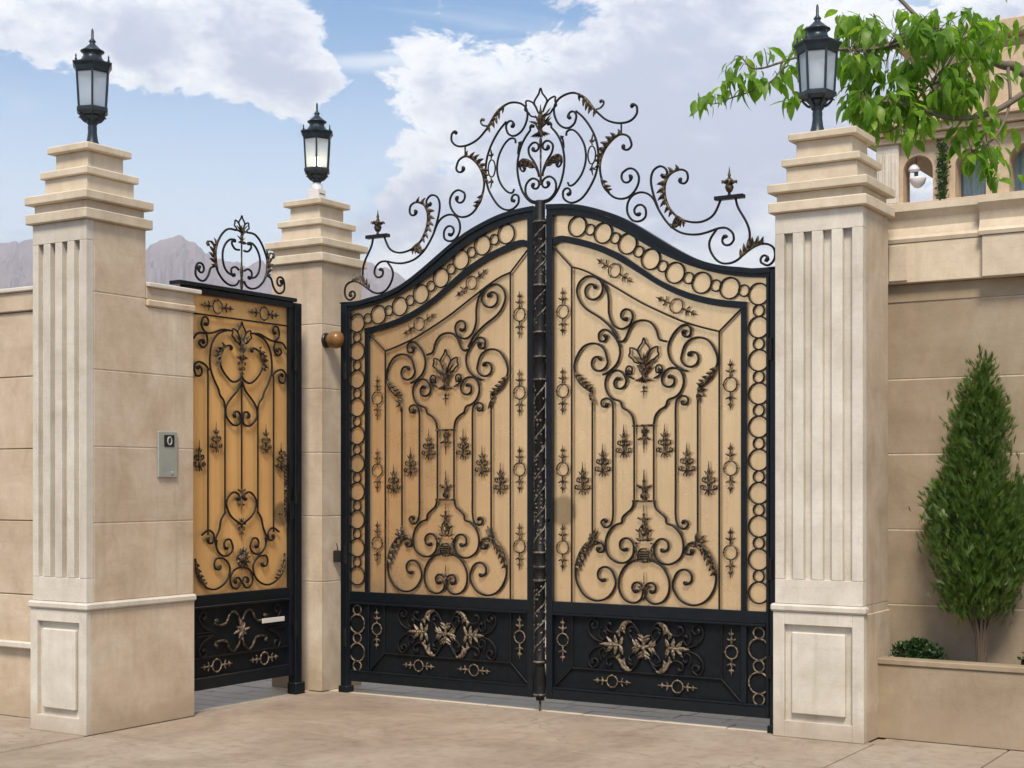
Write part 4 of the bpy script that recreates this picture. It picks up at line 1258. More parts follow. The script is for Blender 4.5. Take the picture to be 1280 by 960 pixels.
for z0, z1, turns in ((.40, .88, 2.0), (1.15, 2.28, 4.0), (2.69, 2.95, 1.0), (3.03, 3.40, 1.5)):
    for ph in (0, PI):
        N = int(60 * turns / 1.2)
        pts = [(col_c[0] + .040 * math.cos(ph + 2 * PI * turns * i / N), col_c[1] + .040 * math.sin(ph + 2 * PI * turns * i / N), z0 + (z1 - z0) * i / N) for i in range(N + 1)]
        MB().tube(pts, .0065, 5).build('vine', 'silver_vine', tl, at=(0, col_c[1], z0))
    mb = MB()
    n = int((z1 - z0) / .030)
    for i in range(n):
        zz = z0 + (z1 - z0) * (i + .5) / n
        for a in (random.uniform(-PI, 0), random.uniform(-PI, 0)):
            c = Vector((col_c[0] + .038 * math.cos(a), col_c[1] + .038 * math.sin(a), zz))
            dirv = Vector((-math.sin(a), math.cos(a), 0)) * random.choice((-1, 1)) * .014 + Vector((0, 0, random.uniform(.012, .026)))
            out = Vector((math.cos(a), math.sin(a), 0)) * .005
            sd = dirv.cross(out).normalized() * .009
            mb.add([c, c + dirv * .5 + sd + out * .4, c + dirv, c + dirv * .5 - sd + out * .4, c + dirv * .5 + out * 1.5], [(0, 1, 4), (1, 2, 4), (2, 3, 4), (3, 0, 4)])
    mb.build('vine_leaves', 'silver_vine', tl, at=(0, col_c[1], z0))
for z in (.115, .345, .915, 1.01, 1.11, 2.32, 2.48, 2.652, 2.98, 3.425):
    MB().lathe([(.0465, z - .007), (.050, z - .004), (.050, z + .004), (.0465, z + .007)], (col_c[0], col_c[1], 0), 14).build('collar', 'silver_vine', tl, at=(0, col_c[1], z))
MB().lathe([(.009, .0), (.009, .10)], (0.0, -.02, 0), 8).build('drop_bolt', 'bronze_iron', tl, at=(0, -.02, 0))
MB().lathe([(.012, 0), (.016, .004), (.016, .012), (.004, .016)], (0.076, -.030, 1.335), 10, axis='y').build('lock_cylinder', 'steel_plate', tr_)
bpy.context.view_layer.update()

# gate posts fixed to the pillars
for sgn, lab in ((-1, 'black square steel gate post against the plain middle pillar'), (1, 'black square steel gate post against the planter-side pillar')):
    c = sgn * 1.742
    t = thing('gate_post', (c, 0, 0), lab, 'gate post')
    boxo('post', 'frame_paint', t, c - .030, c + .030, -.030, .035, 0.0, 2.965, .004)
    boxo('post_foot', 'frame_paint', t, c - .042, c + .042, -.045, .05, 0.0, 0.05, .006)
    boxo('post_cap', 'frame_paint', t, c - .035, c + .035, -.036, .041, 2.9655, 2.976, .003)
    x0 = c + sgn * .03

# ------------------------------------------------------------------ narrow side gate
YC = -0.893
pw = Plane('wicket')
t = thing('wicket_gate', (XW, YC, 0), 'narrow single gate with gold panel between two pillars', 'gate')
Y0, Y1 = -1.452, -0.338
ZB, ZT = 0.150, 2.985
M0, M1 = 0.735, 0.812
GR, GL = -0.381, -1.405
pbox(pw, 'stile', 'frame_paint', t, Y0, GL, ZB, ZT - .075, -.03, .028)
pbox(pw, 'stile', 'frame_paint', t, GR, Y1, ZB, ZT - .075, -.03, .028)
pbox(pw, 'top_rail', 'frame_paint', t, Y0 - .02, Y1, ZT - .0745, ZT - .028, -.03, .030)
pbox(pw, 'top_cap', 'frame_paint', t, Y0 - .10, Y1 + .01, ZT - .0275, ZT, -.05, .055)
pbox(pw, 'middle_rail', 'frame_paint', t, GL + .0005, GR - .0005, M0, M1, -.028, .024)
pbox(pw, 'rail_moulding', 'frame_paint', t, GL + .0005, GR - .0005, M0 - .016, M0 - .0005, -.02, .032, .004)
pbox(pw, 'bottom_rail', 'frame_paint', t, GL + .0005, GR - .0005, ZB, ZB + .085, -.028, .024)
pbox(pw, 'gold_panel', 'wicket_gold', t, GL - .012, GR + .012, M1 - .012, ZT - .07, -.011, -.006, 0)
pbox(pw, 'kick_panel', 'kick_paint', t, GL - .012, GR + .012, ZB + .04, M0 + .02, -.011, -.006, 0)
zbar = wp('Q', [(537, 392)])[0][1]
bar(t, pw, (GL, zbar), (GR, zbar), name='field_bar')
for x, y in ((205, 275), (537, 318)):
    s, z = wp('Q', [(x, y)])[0]
    s = YC + (.245 if x > 400 else -.245)
    put(t, pw, 'ring_spindle', ME_SPIN, s, (zbar + ZT - .075) / 2, .010, ang=PI / 2, sc=1.0)
WH = [
    ('Q', [(445, 462), (500, 466), (552, 498), (600, 514), (630, 475), (622, 425)], None, (603, 445), (0, .8), None),
    ('Q', [(603, 518), (650, 527), (676, 568)], None, None, (0, 0), None),
    ('Q', [(600, 520), (594, 572), (618, 612), (644, 592)], None, (624, 584), (0, .6), None),
    ('Q', [(460, 460), (530, 502), (570, 582), (580, 680), (574, 742), (550, 810), (526, 858), (518, 892), (492, 930), (484, 985)], None, None, (0, 0), None),
    ('Q', [(465, 562), (496, 585), (521, 650), (502, 730), (442, 795), (392, 772), (376, 728)], (455, 582), None, (.5, 0), 1),
    ('Q', [(378, 775), (402, 842), (448, 905), (474, 950), (482, 985), (474, 1035), (432, 1080), (392, 1066), (386, 1020)], None, (414, 1015), (0, .7), None),
    ('Q', [(585, 745), (608, 716), (648, 704), (674, 742), (662, 792)], None, (645, 756), (0, .8), None),
    ('R', [(402, 628), (432, 612), (464, 640), (481, 690), (452, 770), (385, 830)], (412, 650), None, (.5, 0), None),
    ('R', [(485, 740), (514, 790), (524, 850), (548, 912), (545, 950)], None, None, (0, 0), None),
    ('S', [(373, 118), (374, 155), (352, 190), (322, 192), (302, 165), (312, 125)], None, (328, 148), (0, .7), None),
    ('S', [(436, 92), (408, 72), (386, 92), (386, 122)], None, (402, 112), (0, .6), None),
    ('S', [(462, 190), (455, 252), (428, 312), (380, 337), (332, 310), (315, 252), (340, 206), (374, 200)], None, (366, 232), (0, .7), 2),
    ('S', [(268, 252), (300, 266), (315, 302), (306, 338), (284, 350), (266, 326)], None, (284, 318), (0, .7), None),
]
for side in (0, 1):
    m = (lambda q: mpt(q, YC)) if side else (lambda q: q)
    shift = lambda q: [(p[0], p[1]) for p in q]
    for c, pts, hd, tl2, tn, lf in WH:
        # re-centre on the gate's axis, which sits at x = 378 in these views
        axp = {'Q': 378, 'R': 381, 'S': 263}[c]
        q = [(min(max(p[0] - wp(c, [(axp, pp[1])])[0][0] + YC, GL + .012), GR - .012), p[1]) for p, pp in zip(wp(c, pts), pts)]
        fx = lambda h: None if h is None else m([(wp(c, [h])[0][0] - wp(c, [(axp, h[1])])[0][0] + YC, wp(c, [h])[0][1])])[0]
        P = scroll(t, pw, m(q), head=fx(hd), tail=fx(tl2), turns=tn, r=.0068)
        if lf == 1:
            acanthus(t, pw, P, .16, .45, -1 if side else 1, .055, 6, back=False)
        if lf == 2:
            acanthus(t, pw, P, .02, .26, 1 if side else -1, .05, 5)
    for ds, z0, z1 in ((.345, wp('S', [(440, 92)])[0][1], wp('Q', [(585, 742)])[0][1]), (.173, wp('R', [(485, 742)])[0][1], wp('Q', [(484, 985)])[0][1])):
        s = YC + (ds if not side else -ds)
        bar(t, pw, (s, z0), (s, z1))
    for ds, y in ((.262, 1195 - 907 + 907), (.43, 1315)):
        z = wp('R', [(378, 272 if ds < .3 else 395)])[0][1]
        s = YC + (ds if not side else -ds)
        put(t, pw, 'spear_ornament', ME_SPEAR, s, z, .012, sc=1.12)
bar(t, pw, (YC, wp('R', [(381, 620)])[0][1]), (YC, wp('Q', [(378, 770)])[0][1]))
put(t, pw, 'drop_ornament', ME_DROP, YC, wp('R', [(381, 600)])[0][1], .012, sc=1.0)
put(t, pw, 'drop_ornament', ME_DROP, YC, wp('R', [(381, 700)])[0][1], .012, ang=PI, sc=.8)
put(t, pw, 'spear_ornament', ME_SPEAR, YC, wp('R', [(384, 850)])[0][1], .012, ang=PI, sc=.85)
zt = wp('Q', [(378, 380)])[0][1]; zb = wp('Q', [(378, 640)])[0][1]
fleur(t, pw, YC, zb, zt - zb)
put(t, pw, 'spear_ornament', ME_SPEAR, YC, wp('Q', [(378, 690)])[0][1], .014, ang=PI, sc=.8)
# mask-like knot in the lower field
zc = wp('S', [(265, 215)])[0][1]
mb = MB()
for k in range(14):
    a = PI * (k / 13.0) * 2
    lobe(mb, pw, np.array([YC, zc]), np.array([math.sin(a) * .075, math.cos(a) * .085]), np.array([1., 0]), .06, .014)
mb.lathe([(.04, -.02), (.036, .012), (.012, .022)], pw.p(YC, zc, .014), 10, axis='x')
mb.build('cartouche', 'bronze_iron', t, at=pw.p(YC, zc, .014))
# lower panel ornament
zk = (M0 - .016 + ZB + .085) / 2 + .055
for q in (-1, 1):
    for v in (-1, 1):
        f = lambda pts: [(YC + q * a, zk + v * b) for a, b in pts]
        scroll(t, pw, f([(.005, .01), (.02, .09), (.075, .145), (.125, .12), (.15, .07), (.20, .055), (.26, .062)]), tail=f([(.25, .082)])[0], turns=(0, .6), r=.0078, n=.008, mat='bronze_iron')
        scroll(t, pw, f([(.30, .02), (.38, .05), (.43, .11), (.40, .16)]), tail=f([(.385, .125)])[0], turns=(0, .7), r=.0068, n=.006)
        bar(t, pw, f([(.28, .012)])[0], f([(.46, .012)])[0], r=.005, n=.004)
mb = MB()
for k in range(8):
    a = k * PI / 4
    lobe(mb, pw, np.array([YC, zk]), np.array([math.cos(a), math.sin(a)]) * (.085 if k % 2 == 0 else .06), np.array([-math.sin(a), math.cos(a)]), .05, .014)
mb.build('rosette', 'brushed_bronze', t, at=pw.p(YC, zk, .014))
zlow = ZB + .085 + .07
bar(t, pw, (GL, zlow + .065), (GR, zlow + .065), name='panel_bar', n=.004)
for q in (-1, 1):
    put(t, pw, 'ring_spindle', ME_SPIN_B, YC + q * .25, zlow, .008, ang=PI / 2, sc=.95)
# crest
def wm(pts): return [(p[0] - wp('W', [(550, pp[1])])[0][0] + YC, p[1]) for p, pp in zip(wp('W', pts), pts)]
for side in (0, 1):
    m = (lambda q: mpt(q, YC)) if side else (lambda q: q)
    base_dz = -0.004
    scroll(t, pw, m(wm([(795, 692), (826, 718), (842, 780), (872, 840), (912, 855), (948, 820), (946, 745)])), tail=m(wm([(908, 752)]))[0], turns=(0, 1.2))
    P = scroll(t, pw, m(wm([(600, 288), (672, 306), (730, 380), (770, 480), (790, 560), (786, 640), (762, 728), (712, 790), (652, 812), (598, 790), (572, 740)])))
    acanthus(t, pw, P, .36, .62, -1 if not side else 1, .06, 6, back=True)
    scroll(t, pw, m(wm([(800, 505), (822, 482), (848, 490)])), tail=m(wm([(838, 508)]))[0], turns=(0, .5), r=.006, mat='bronze_iron', name='curl')
    scroll(t, pw, m(wm([(570, 458), (610, 466), (640, 432)])), tail=m(wm([(616, 410)]))[0], turns=(0, .5))
    scroll(t, pw, m(wm([(620, 388), (652, 392), (696, 450), (722, 540), (714, 642), (682, 700), (632, 714)])))
    scroll(t, pw, m(wm([(575, 645), (606, 628), (642, 652), (645, 690)])), tail=m(wm([(622, 690)]))[0], turns=(0, .5))
zt = wp('W', [(548, 125)])[0][1]; zb = wp('W', [(548, 400)])[0][1]
fleur(t, pw, YC, zb, zt - zb)
mb = MB().lathe([(.006, ZT), (.014, ZT + .05), (.008, ZT + .09), (.014, ZT + .14), (.006, ZT + .18), (.006, zb)], (XW + .012, YC, 0), 8)
mb.build('crest_stem', 'bronze_iron', t, at=(XW + .012, YC, ZT))
# pull handle and letter plate
ph = [(XW + .045, -.470, 1.83), (XW + .06, -.470, 1.80), (XW + .06, -.470, 1.38), (XW + .045, -.470, 1.35)]
mb = MB().tube(ph, .010, 8)
for i in range(16):
    z = 1.39 + i * .026
    mb.lathe([(.010, z - .008), (.015, z), (.010, z + .008)], (XW + .06, -.470, 0), 6)
mb.tube([(XW + .0, -.470, 1.815), (XW + .06, -.470, 1.815)], .008, 6); mb.tube([(XW + .0, -.470, 1.365), (XW + .06, -.470, 1.365)], .008, 6)
mb.build('pull_handle', 'bronze_iron', t)
pbox(pw, 'lock_case', 'frame_paint', t, -.395, -.350, 1.33, 1.46, .0285, .045)
pbox(pw, 'letter_plate', 'white_plastic', t, *sorted((wp('S', [(355, 500)])[0][0], wp('S', [(458, 500)])[0][0])), 0.565, 0.60, .020, .026, .002)
t2 = thing('gate_post', (XW, -.285, 0), 'black steel post beside the narrow gold gate', 'gate post')
boxo('post', 'frame_paint', t2, XW - .04, XW + .03, -.322, -.245, 0.0, 2.955, .004)
boxo('post_foot', 'frame_paint', t2, XW - .05, XW + .04, -.327, -.215, 0.0, 0.09, .008)
for z in (.5, 1.5, 2.5):
    MB().lathe([(.014, z - .06), (.014, z + .06)], (XW + .04, -.330, 0), 10, smooth=False).build('hinge', 'black_iron', t2, bevel=.003)

# ------------------------------------------------------------------ lanterns on the pillars
def lantern(cx, cy, zb, label, lit=False, boxed=False, rot=0.0, size=1.0):
    t = thing('pillar_lantern', (cx, cy, zb), label, 'lantern', 'lanterns on the gate pillars')
    K = 6
    hexa = lambda prof, nm, mat='lantern_metal': MB().lathe([(r, zb + z) for r, z in prof], (cx, cy, 0), K, smooth=False, rot=rot).build(nm, mat, t)
    rnd = lambda prof, nm, mat='lantern_metal', k=14: MB().lathe([(r, zb + z) for r, z in prof], (cx, cy, 0), k).build(nm, mat, t)
    o = 0.0
    if boxed:
        boxo('mounting_box', 'white_plastic', t, cx - .052, cx + .052, cy - .052, cy + .052, zb, zb + .105, .006)
        boxo('box_slot', 'black_plastic', t, cx + .0515, cx + .0535, cy - .03, cy + .03, zb + .062, zb + .070, 0)
        rnd([(.050, .1052), (.046, .135), (.030, .155), (.02, .16)], 'box_dome', 'white_plastic')
        o = 0.0
    else:
        rnd([(.050, 0), (.052, .012), (.044, .03), (.034, .07), (.029, .11), (.030, .145), (.024, .165)], 'stem')
    rnd([(.022, .15), (.040, .172), (.030, .186), (.050, .200), (.062, .212)], 'collar')
    tray = hexa([(.050, .212), (.085, .222), (.112, .242), (.112, .262), (.100, .270)], 'tray')
    brim = hexa([(.112, .492), (.118, .500), (.128, .530), (.142, .548), (.142, .556), (.105, .566), (.088, .572)], 'brim')
    for k in range(6):
        a = rot + 2 * PI * k / 6
        c, s = math.cos(a), math.sin(a)
        MB().tube([(cx + .098 * c, cy + .098 * s, zb + .268), (cx + .113 * c, cy + .113 * s, zb + .50)], [.0075, .0075], 6, smooth=False).build('corner_post', 'lantern_metal', t, at=(cx + .105 * c, cy + .105 * s, zb + .27))
        a2 = a + 2 * PI / 6
        q = [(.094, .270, a), (.094, .270, a2), (.109, .500, a2), (.109, .500, a)]
        v = [(cx + r * math.cos(b), cy + r * math.sin(b), zb + z) for r, z, b in q] + [(cx + (r - .003) * math.cos(b), cy + (r - .003) * math.sin(b), zb + z) for r, z, b in q]
        MB().add(v, [(0, 1, 2, 3), (7, 6, 5, 4), (0, 4, 5, 1), (1, 5, 6, 2), (2, 6, 7, 3), (3, 7, 4, 0)]).build('glass_pane', 'lantern_glass', t, at=(cx, cy, zb + .27))
        # scalloped bracket under the tray and a knob above the brim
        MB().tube([(cx + .040 * c, cy + .040 * s, zb + .180), (cx + .058 * c, cy + .058 * s, zb + .188), (cx + .076 * c, cy + .076 * s, zb + .206), (cx + .090 * c, cy + .090 * s, zb + .222), (cx + .100 * c, cy + .100 * s, zb + .214)], [.007, .008, .008, .007, .004], 6).build('bracket', 'lantern_metal', tray, at=(cx + .08 * c, cy + .08 * s, zb + .19))
        MB().lathe([(.004, zb + .555), (.009, zb + .568), (.004, zb + .580), (.006, zb + .590), (.001, zb + .606)], (cx + .118 * c, cy + .118 * s, 0), 6).build('knob', 'lantern_metal', brim, at=(cx + .118 * c, cy + .118 * s, zb + .555))
    rnd([(.088, .571), (.072, .585), (.060, .605), (.058, .622), (.076, .634), (.078, .640), (.060, .650), (.040, .668), (.022, .684), (.016, .694), (.024, .704), (.016, .714), (.009, .724), (.008, .775), (.003, .79)], 'roof')
    if lit:
        rnd([(.012, .272), (.030, .285), (.036, .315), (.030, .345), (.012, .362)], 'lit_bulb', 'bulb_glow', 12)
        rnd([(.034, .2702), (.034, .284)], 'bulb_socket', 'white_plastic', 12)
    else:
        rnd([(.030, .2702), (.044, .29), (.044, .44), (.030, .455)], 'bulb', 'bulb_off', 12)
    t.scale = (size, size, size)
    return t
lantern(-2.125, -2.165, 3.776, 'dark teal lantern on the fluted intercom pillar', rot=.30)
lantern(-2.15, 0.15, 3.801, 'lit lantern on a white box atop the plain middle pillar', lit=True, boxed=True, rot=.12)
lantern(1.965, 0.15, 3.806, 'dark teal lantern in front of the leafy branches', rot=.30, size=1.08)

# ------------------------------------------------------------------ small fittings
yc, zc = (-1.813 - 1.637) / 2, 1.787
t = thing('intercom', (-1.899, yc, 1.633), 'grey metal door intercom with black camera window on the stone wall', 'intercom')
hw = .088
boxo('plate', 'steel_plate', t, -1.8995, -1.884, yc - hw, yc + hw, 1.633, 1.941, .004)
win = boxo('camera_window', 'black_plastic', t, -1.8838, -1.880, yc - .034 - .004, yc + .056, 1.838, 1.918, .002)
rc = (yc + .010, 1.878)
MB().tube([(-1.8795, rc[0] + .018 * math.cos(2 * PI * i / 24), rc[1] + .026 * math.sin(2 * PI * i / 24)) for i in range(24)], .0055, 6, closed=True, up=(1, 0, 0)).build('lens_ring', 'lens_grey', win)
MB().lathe([(.008, 0), (.006, .003)], (-1.8798, rc[0], rc[1]), 10, axis='x').build('lens', 'black_plastic', win)
for k, (z, w) in enumerate(((1.728, .05), (1.714, .062), (1.697, .04), (1.683, .055))):
    boxo('text_line', 'lens_grey', t, -1.8838, -1.8828, yc - .045, yc - .045 + w * 1.6, z, z + .005, 0)
boxo('call_button', 'lens_grey', t, -1.8838, -1.8795, yc + .025, yc + .05, 1.655, 1.675, .002)

by, bz = -0.045, 2.690
t = thing('warning_beacon', (-1.9, by, bz), 'round amber beacon lamp on the side of the middle pillar', 'beacon')
MB().lathe([(.058, .0), (.058, .012), (.050, .018)], (-1.8995, by, bz), 18, axis='x').build('base_plate', 'black_plastic', t)
MB().lathe([(.030, .018), (.046, .030), (.062, .065), (.068, .100), (.062, .130), (.044, .152), (.020, .163), (.002, .165)], (-1.8995, by, bz), 20, axis='x').build('dome', 'amber_shell', t)
t = thing('photocell', (-1.9, .06, .98), 'small black sensor box beside the gate hinge', 'sensor')
boxo('housing', 'black_plastic', t, -1.8995, -1.80, .035, .085, .985, 1.075, .006)
MB().tube([(-1.87, .06, 1.075), (-1.87, .06, 1.10), (-1.885, .06, 1.13)], .004, 6).build('cable', 'dark_wire', t)

# ------------------------------------------------------------------ conifer and shrubs in the planter
def spray_crown(name, parent, base, z0, z1, radius, n, mat, size, seed, upward=0.8):
    rnd = random.Random(seed)
    V = []; F = []
    bumps = [(rnd.uniform(0, 2 * PI), rnd.uniform(0, 1), rnd.uniform(.75, 1.22)) for _ in range(26)]
    for i in range(n):
        u = rnd.random()
        z = z0 + (z1 - z0) * u
        a = rnd.uniform(0, 2 * PI)
        rr = radius(u)
        wgt = 1.0
        for (ba, bu, bs_) in bumps:
            da = abs((a - ba + PI) % (2 * PI) - PI)
            if da < .7 and abs(u - bu) < .10:
                wgt *= bs_
        d = rr * wgt * (rnd.random() ** .38)
        p = Vector((base[0] + d * math.cos(a), base[1] + d * math.sin(a) * .80, z + rnd.uniform(-.02, .02)))
        out = Vector((math.cos(a), math.sin(a), 0))
        ax = (out * rnd.uniform(.15, .75) + Vector((0, 0, upward * rnd.uniform(.5, 1.1))) + Vector((rnd.uniform(-.4, .4), rnd.uniform(-.4, .4), 0))).normalized()
        sd = ax.cross(Vector((rnd.uniform(-1, 1), rnd.uniform(-1, 1), rnd.uniform(-.3, .3)))).normalized()
        L = size * rnd.uniform(.6, 1.3)
        for k in range(5):                      # a flat fan of scale twigs
            f = -1 + .5 * k
            tip = p + ax * L * (1 - .28 * abs(f)) + sd * L * .55 * f
            w = sd.cross(ax) * L * .02 + (sd * (1 - abs(f)) + ax * abs(f)) * L * .085
            b = p + ax * L * .12 * k
            n0 = len(V)
            V += [b - w * .6, b + w * .6, (b + tip) / 2 + w, tip, (b + tip) / 2 - w]
            F.append((n0, n0 + 1, n0 + 2, n0 + 3, n0 + 4))
    mb = MB(); mb.v = [tuple(v) for v in V]; mb.f = F; mb.sm = [False] * len(F)
    return mb.build(name, mat, parent, fix=False)
tb = (2.925, 0.42)
t = thing('conifer_tree', (tb[0], tb[1], 0.43), 'small green cone-shaped conifer growing from the stone planter', 'tree')
def conif(u):
    # widest a third of the way up, uneven, with a pointed top
    if u < .30: return .085 + .185 * (u / .30) ** .8
    return .27 * (1 - (u - .30) / .70) ** .95 + .008
def plume_crown(name, parent, seed, nplume):
    rnd = random.Random(seed)
    V = []; F = []
    for q in range(nplume):
        u0 = rnd.random() ** 1.25
        a = rnd.uniform(0, 2 * PI)
        zb_ = .74 + 1.26 * u0
        reach = conif(min(1, max(0, (zb_ + .16 - .80) / 1.44))) * rnd.uniform(.62, 1.22)
        hgt = rnd.uniform(.24, .46) * (1 - .45 * u0)
        if q < 3: zb_, reach, hgt = 1.86 + .07 * q, .012 * q, .38
        elif q < 14: zb_, reach, hgt = 1.55 + .035 * q, .05 + .008 * (14 - q), .36
        n = int(60 + 55 * rnd.random())
        for i in range(n):
            w = (i + rnd.random()) / n
            rad = reach * min(1, .25 + 1.05 * w ** .55)
            fat = .055 * (1 - w) ** .6 + .010
            c = Vector((tb[0] + rad * math.cos(a), tb[1] + rad * math.sin(a) * .78, zb_ + hgt * w ** 1.15))
            p = c + Vector((rnd.gauss(0, fat), rnd.gauss(0, fat * .8), rnd.gauss(0, fat * .5)))
            ax = (Vector((math.cos(a), math.sin(a), 0)) * rnd.uniform(0, .8) + Vector((rnd.uniform(-.5, .5), rnd.uniform(-.5, .5), rnd.uniform(.5, 1.3)))).normalized()
            sd = ax.cross(Vector((rnd.uniform(-1, 1), rnd.uniform(-1, 1), rnd.uniform(-.3, .3)))).normalized()
            L = rnd.uniform(.042, .085)
            for k in range(5):
                f = -1 + .5 * k
                tip = p + ax * L * (1 - .25 * abs(f)) + sd * L * .34 * f
                wd = (sd * (1 - .5 * abs(f)) + ax * .5 * abs(f)) * L * .048
                b = p + ax * L * .12 * k
                n0 = len(V)
                V += [b - wd * .6, b + wd * .6, (b + tip) / 2 + wd, tip, (b + tip) / 2 - wd]
                F.append((n0, n0 + 1, n0 + 2, n0 + 3, n0 + 4))
    mb = MB(); mb.v = [tuple(v) for v in V]; mb.f = F; mb.sm = [False] * len(F)
    return mb.build(name, 'thuja_leaf', parent, fix=False)
plume_crown('crown', t, 11, 175)
for k in range(11):
    a = 2 * PI * k / 11 + .4
    r = .02 if k == 0 else .012
    e = .04 if k == 0 else .13 + .05 * (k % 3)
    MB().tube([(tb[0] + .012 * math.cos(a), tb[1] + .012 * math.sin(a), .42), (tb[0] + .03 * math.cos(a), tb[1] + .03 * math.sin(a), .66), (tb[0] + e * .6 * math.cos(a), tb[1] + e * .45 * math.sin(a), .90), (tb[0] + e * math.cos(a), tb[1] + e * .7 * math.sin(a), 1.25)], [r, r * .8, r * .6, r * .3], 6).build('trunk' if k == 0 else 'stem', 'bark_brown', t, at=(tb[0], tb[1], .42))
def bush(bx, by_, h, w, n, label, seed):
    t = thing('shrub', (bx, by_, .44), label, 'shrub', 'shrubs in the planter')
    rnd = random.Random(seed)
    V = []; F = []
    for i in range(n):
        a = rnd.uniform(0, 2 * PI); e = rnd.uniform(0.05, 1.45); rr = rnd.random() ** .4
        p = Vector((bx + w * rr * math.cos(a) * math.cos(e), by_ + w * .55 * rr * math.sin(a) * math.cos(e), .445 + h * rr * math.sin(e)))
        d = Vector((rnd.uniform(-1, 1), rnd.uniform(-1, 1), rnd.uniform(-.2, 1))).normalized()
        s = d.cross(Vector((rnd.uniform(-1, 1), rnd.uniform(-1, 1), rnd.uniform(-1, 1)))).normalized()
        L = rnd.uniform(.022, .042)
        n0 = len(V)
        V += [p, p + d * L * .5 + s * L * .28, p + d * L, p + d * L * .5 - s * L * .28]
        F.append((n0, n0 + 1, n0 + 2, n0 + 3))
    mb = MB(); mb.v = [tuple(v) for v in V]; mb.f = F; mb.sm = [False] * len(F)
    mb.build('foliage', 'shrub_leaf', t, fix=False)
    for k in range(6):
        a = k * 1.05
        MB().tube([(bx + .02 * math.cos(a), by_, .43), (bx + w * .5 * math.cos(a), by_ + w * .25 * math.sin(a), .44 + h * .7)], [.006, .003], 5).build('stem', 'bark_brown', t, at=(bx, by_, .43))
bush(2.53, .42, .155, .19, 1300, 'low dark green shrub tucked beside the planter-side pillar', 5)
bush(3.32, .42, .19, .16, 1200, 'low dark green shrub on the conifer\'s far side from the pillar', 6)

# ------------------------------------------------------------------ broadleaf tree over the wall
rng = random.Random(21)
root = (4.05, 2.9)
t = thing('broadleaf_tree', (root[0], root[1], 0), 'broadleaf tree reaching over the wall behind the pillar lantern', 'tree')
def limb(pts, radii, nm='branch'):
    P = [Vector(p) for p in pts]
    S = smooth3(P)
    n = len(S)
    R = [radii[0] + (radii[1] - radii[0]) * i / (n - 1) for i in range(n)]
    MB().tube(S, R, 7).build(nm, 'bark', t, at=S[0])
    return S
def smooth3(P, sub=5):
    Q = [2 * P[0] - P[1]] + P + [2 * P[-1] - P[-2]]
    out = []
    for i in range(1, len(Q) - 2):
        p0, p1, p2, p3 = Q[i - 1:i + 3]
        for k in range(sub):
            u = k / sub
            out.append(.5 * (2 * p1 + (p2 - p0) * u + (2 * p0 - 5 * p1 + 4 * p2 - p3) * u * u + (3 * p1 - p0 - 3 * p2 + p3) * u ** 3))
    out.append(P[-1])
    return out
fork = Vector((3.75, 2.45, 3.6))
limb([(root[0], root[1], -.05), (root[0] - .05, root[1] - .1, 1.4), (root[0] - .2, root[1] - .3, 2.8), fork], (.16, .10), 'trunk')
D = 10.9
LIMBS = []
LIMBS.append(limb([fork, at_depth(1290, 98, D), at_depth(1250, 80, D), at_depth(1190, 54, D - .1), at_depth(1150, 47, D - .2), at_depth(1110, 62, D - .3)], (.045, .014)))
LIMBS.append(limb([at_depth(1205, 60, D - .1), at_depth(1178, 40, D), at_depth(1150, 24, D + .1), at_depth(1115, -10, D + .2), at_depth(1070, -40, D + .2)], (.022, .012)))
LIMBS.append(limb([at_depth(1290, 110, D), at_depth(1240, 140, D - .2), at_depth(1190, 148, D - .4), at_depth(1130, 130, D - .5), at_depth(1075, 125, D - .6)], (.026, .008)))
LIMBS.append(limb([at_depth(1150, 47, D - .2), at_depth(1085, 62, D - .4), at_depth(1030, 62, D - .6), at_depth(985, 75, D - .7), at_depth(945, 86, D - .8), at_depth(925, 70, D - .8)], (.014, .005)))
LIMBS.append(limb([at_depth(985, 75, D - .7), at_depth(960, 105, D - .8), at_depth(915, 122, D - .8), at_depth(890, 130, D - .8), at_depth(874, 122, D - .8)], (.007, .003)))
LIMBS.append(limb([at_depth(1212, 72, D - .1), at_depth(1190, 100, D - .2), at_depth(1160, 108, D - .3), at_depth(1120, 160, D - .4), at_depth(1085, 165, D - .4)], (.012, .005)))
LIMBS.append(limb([at_depth(1260, 85, D), at_depth(1262, 130, D - .1), at_depth(1245, 170, D - .3), at_depth(1215, 190, D - .4)], (.014, .006)))
LIMBS.append(limb([fork, fork + Vector((.3, .5, 1.2)), fork + Vector((.9, .9, 2.4))], (.08, .03)))
LIMBS.append(limb([fork, fork + Vector((-.2, .6, 1.3)), fork + Vector((-.1, 1.3, 2.6))], (.07, .03)))
LIMBS.append(limb([fork, fork + Vector((.9, -.1, .8)), fork + Vector((1.9, -.2, 1.7))], (.07, .03)))
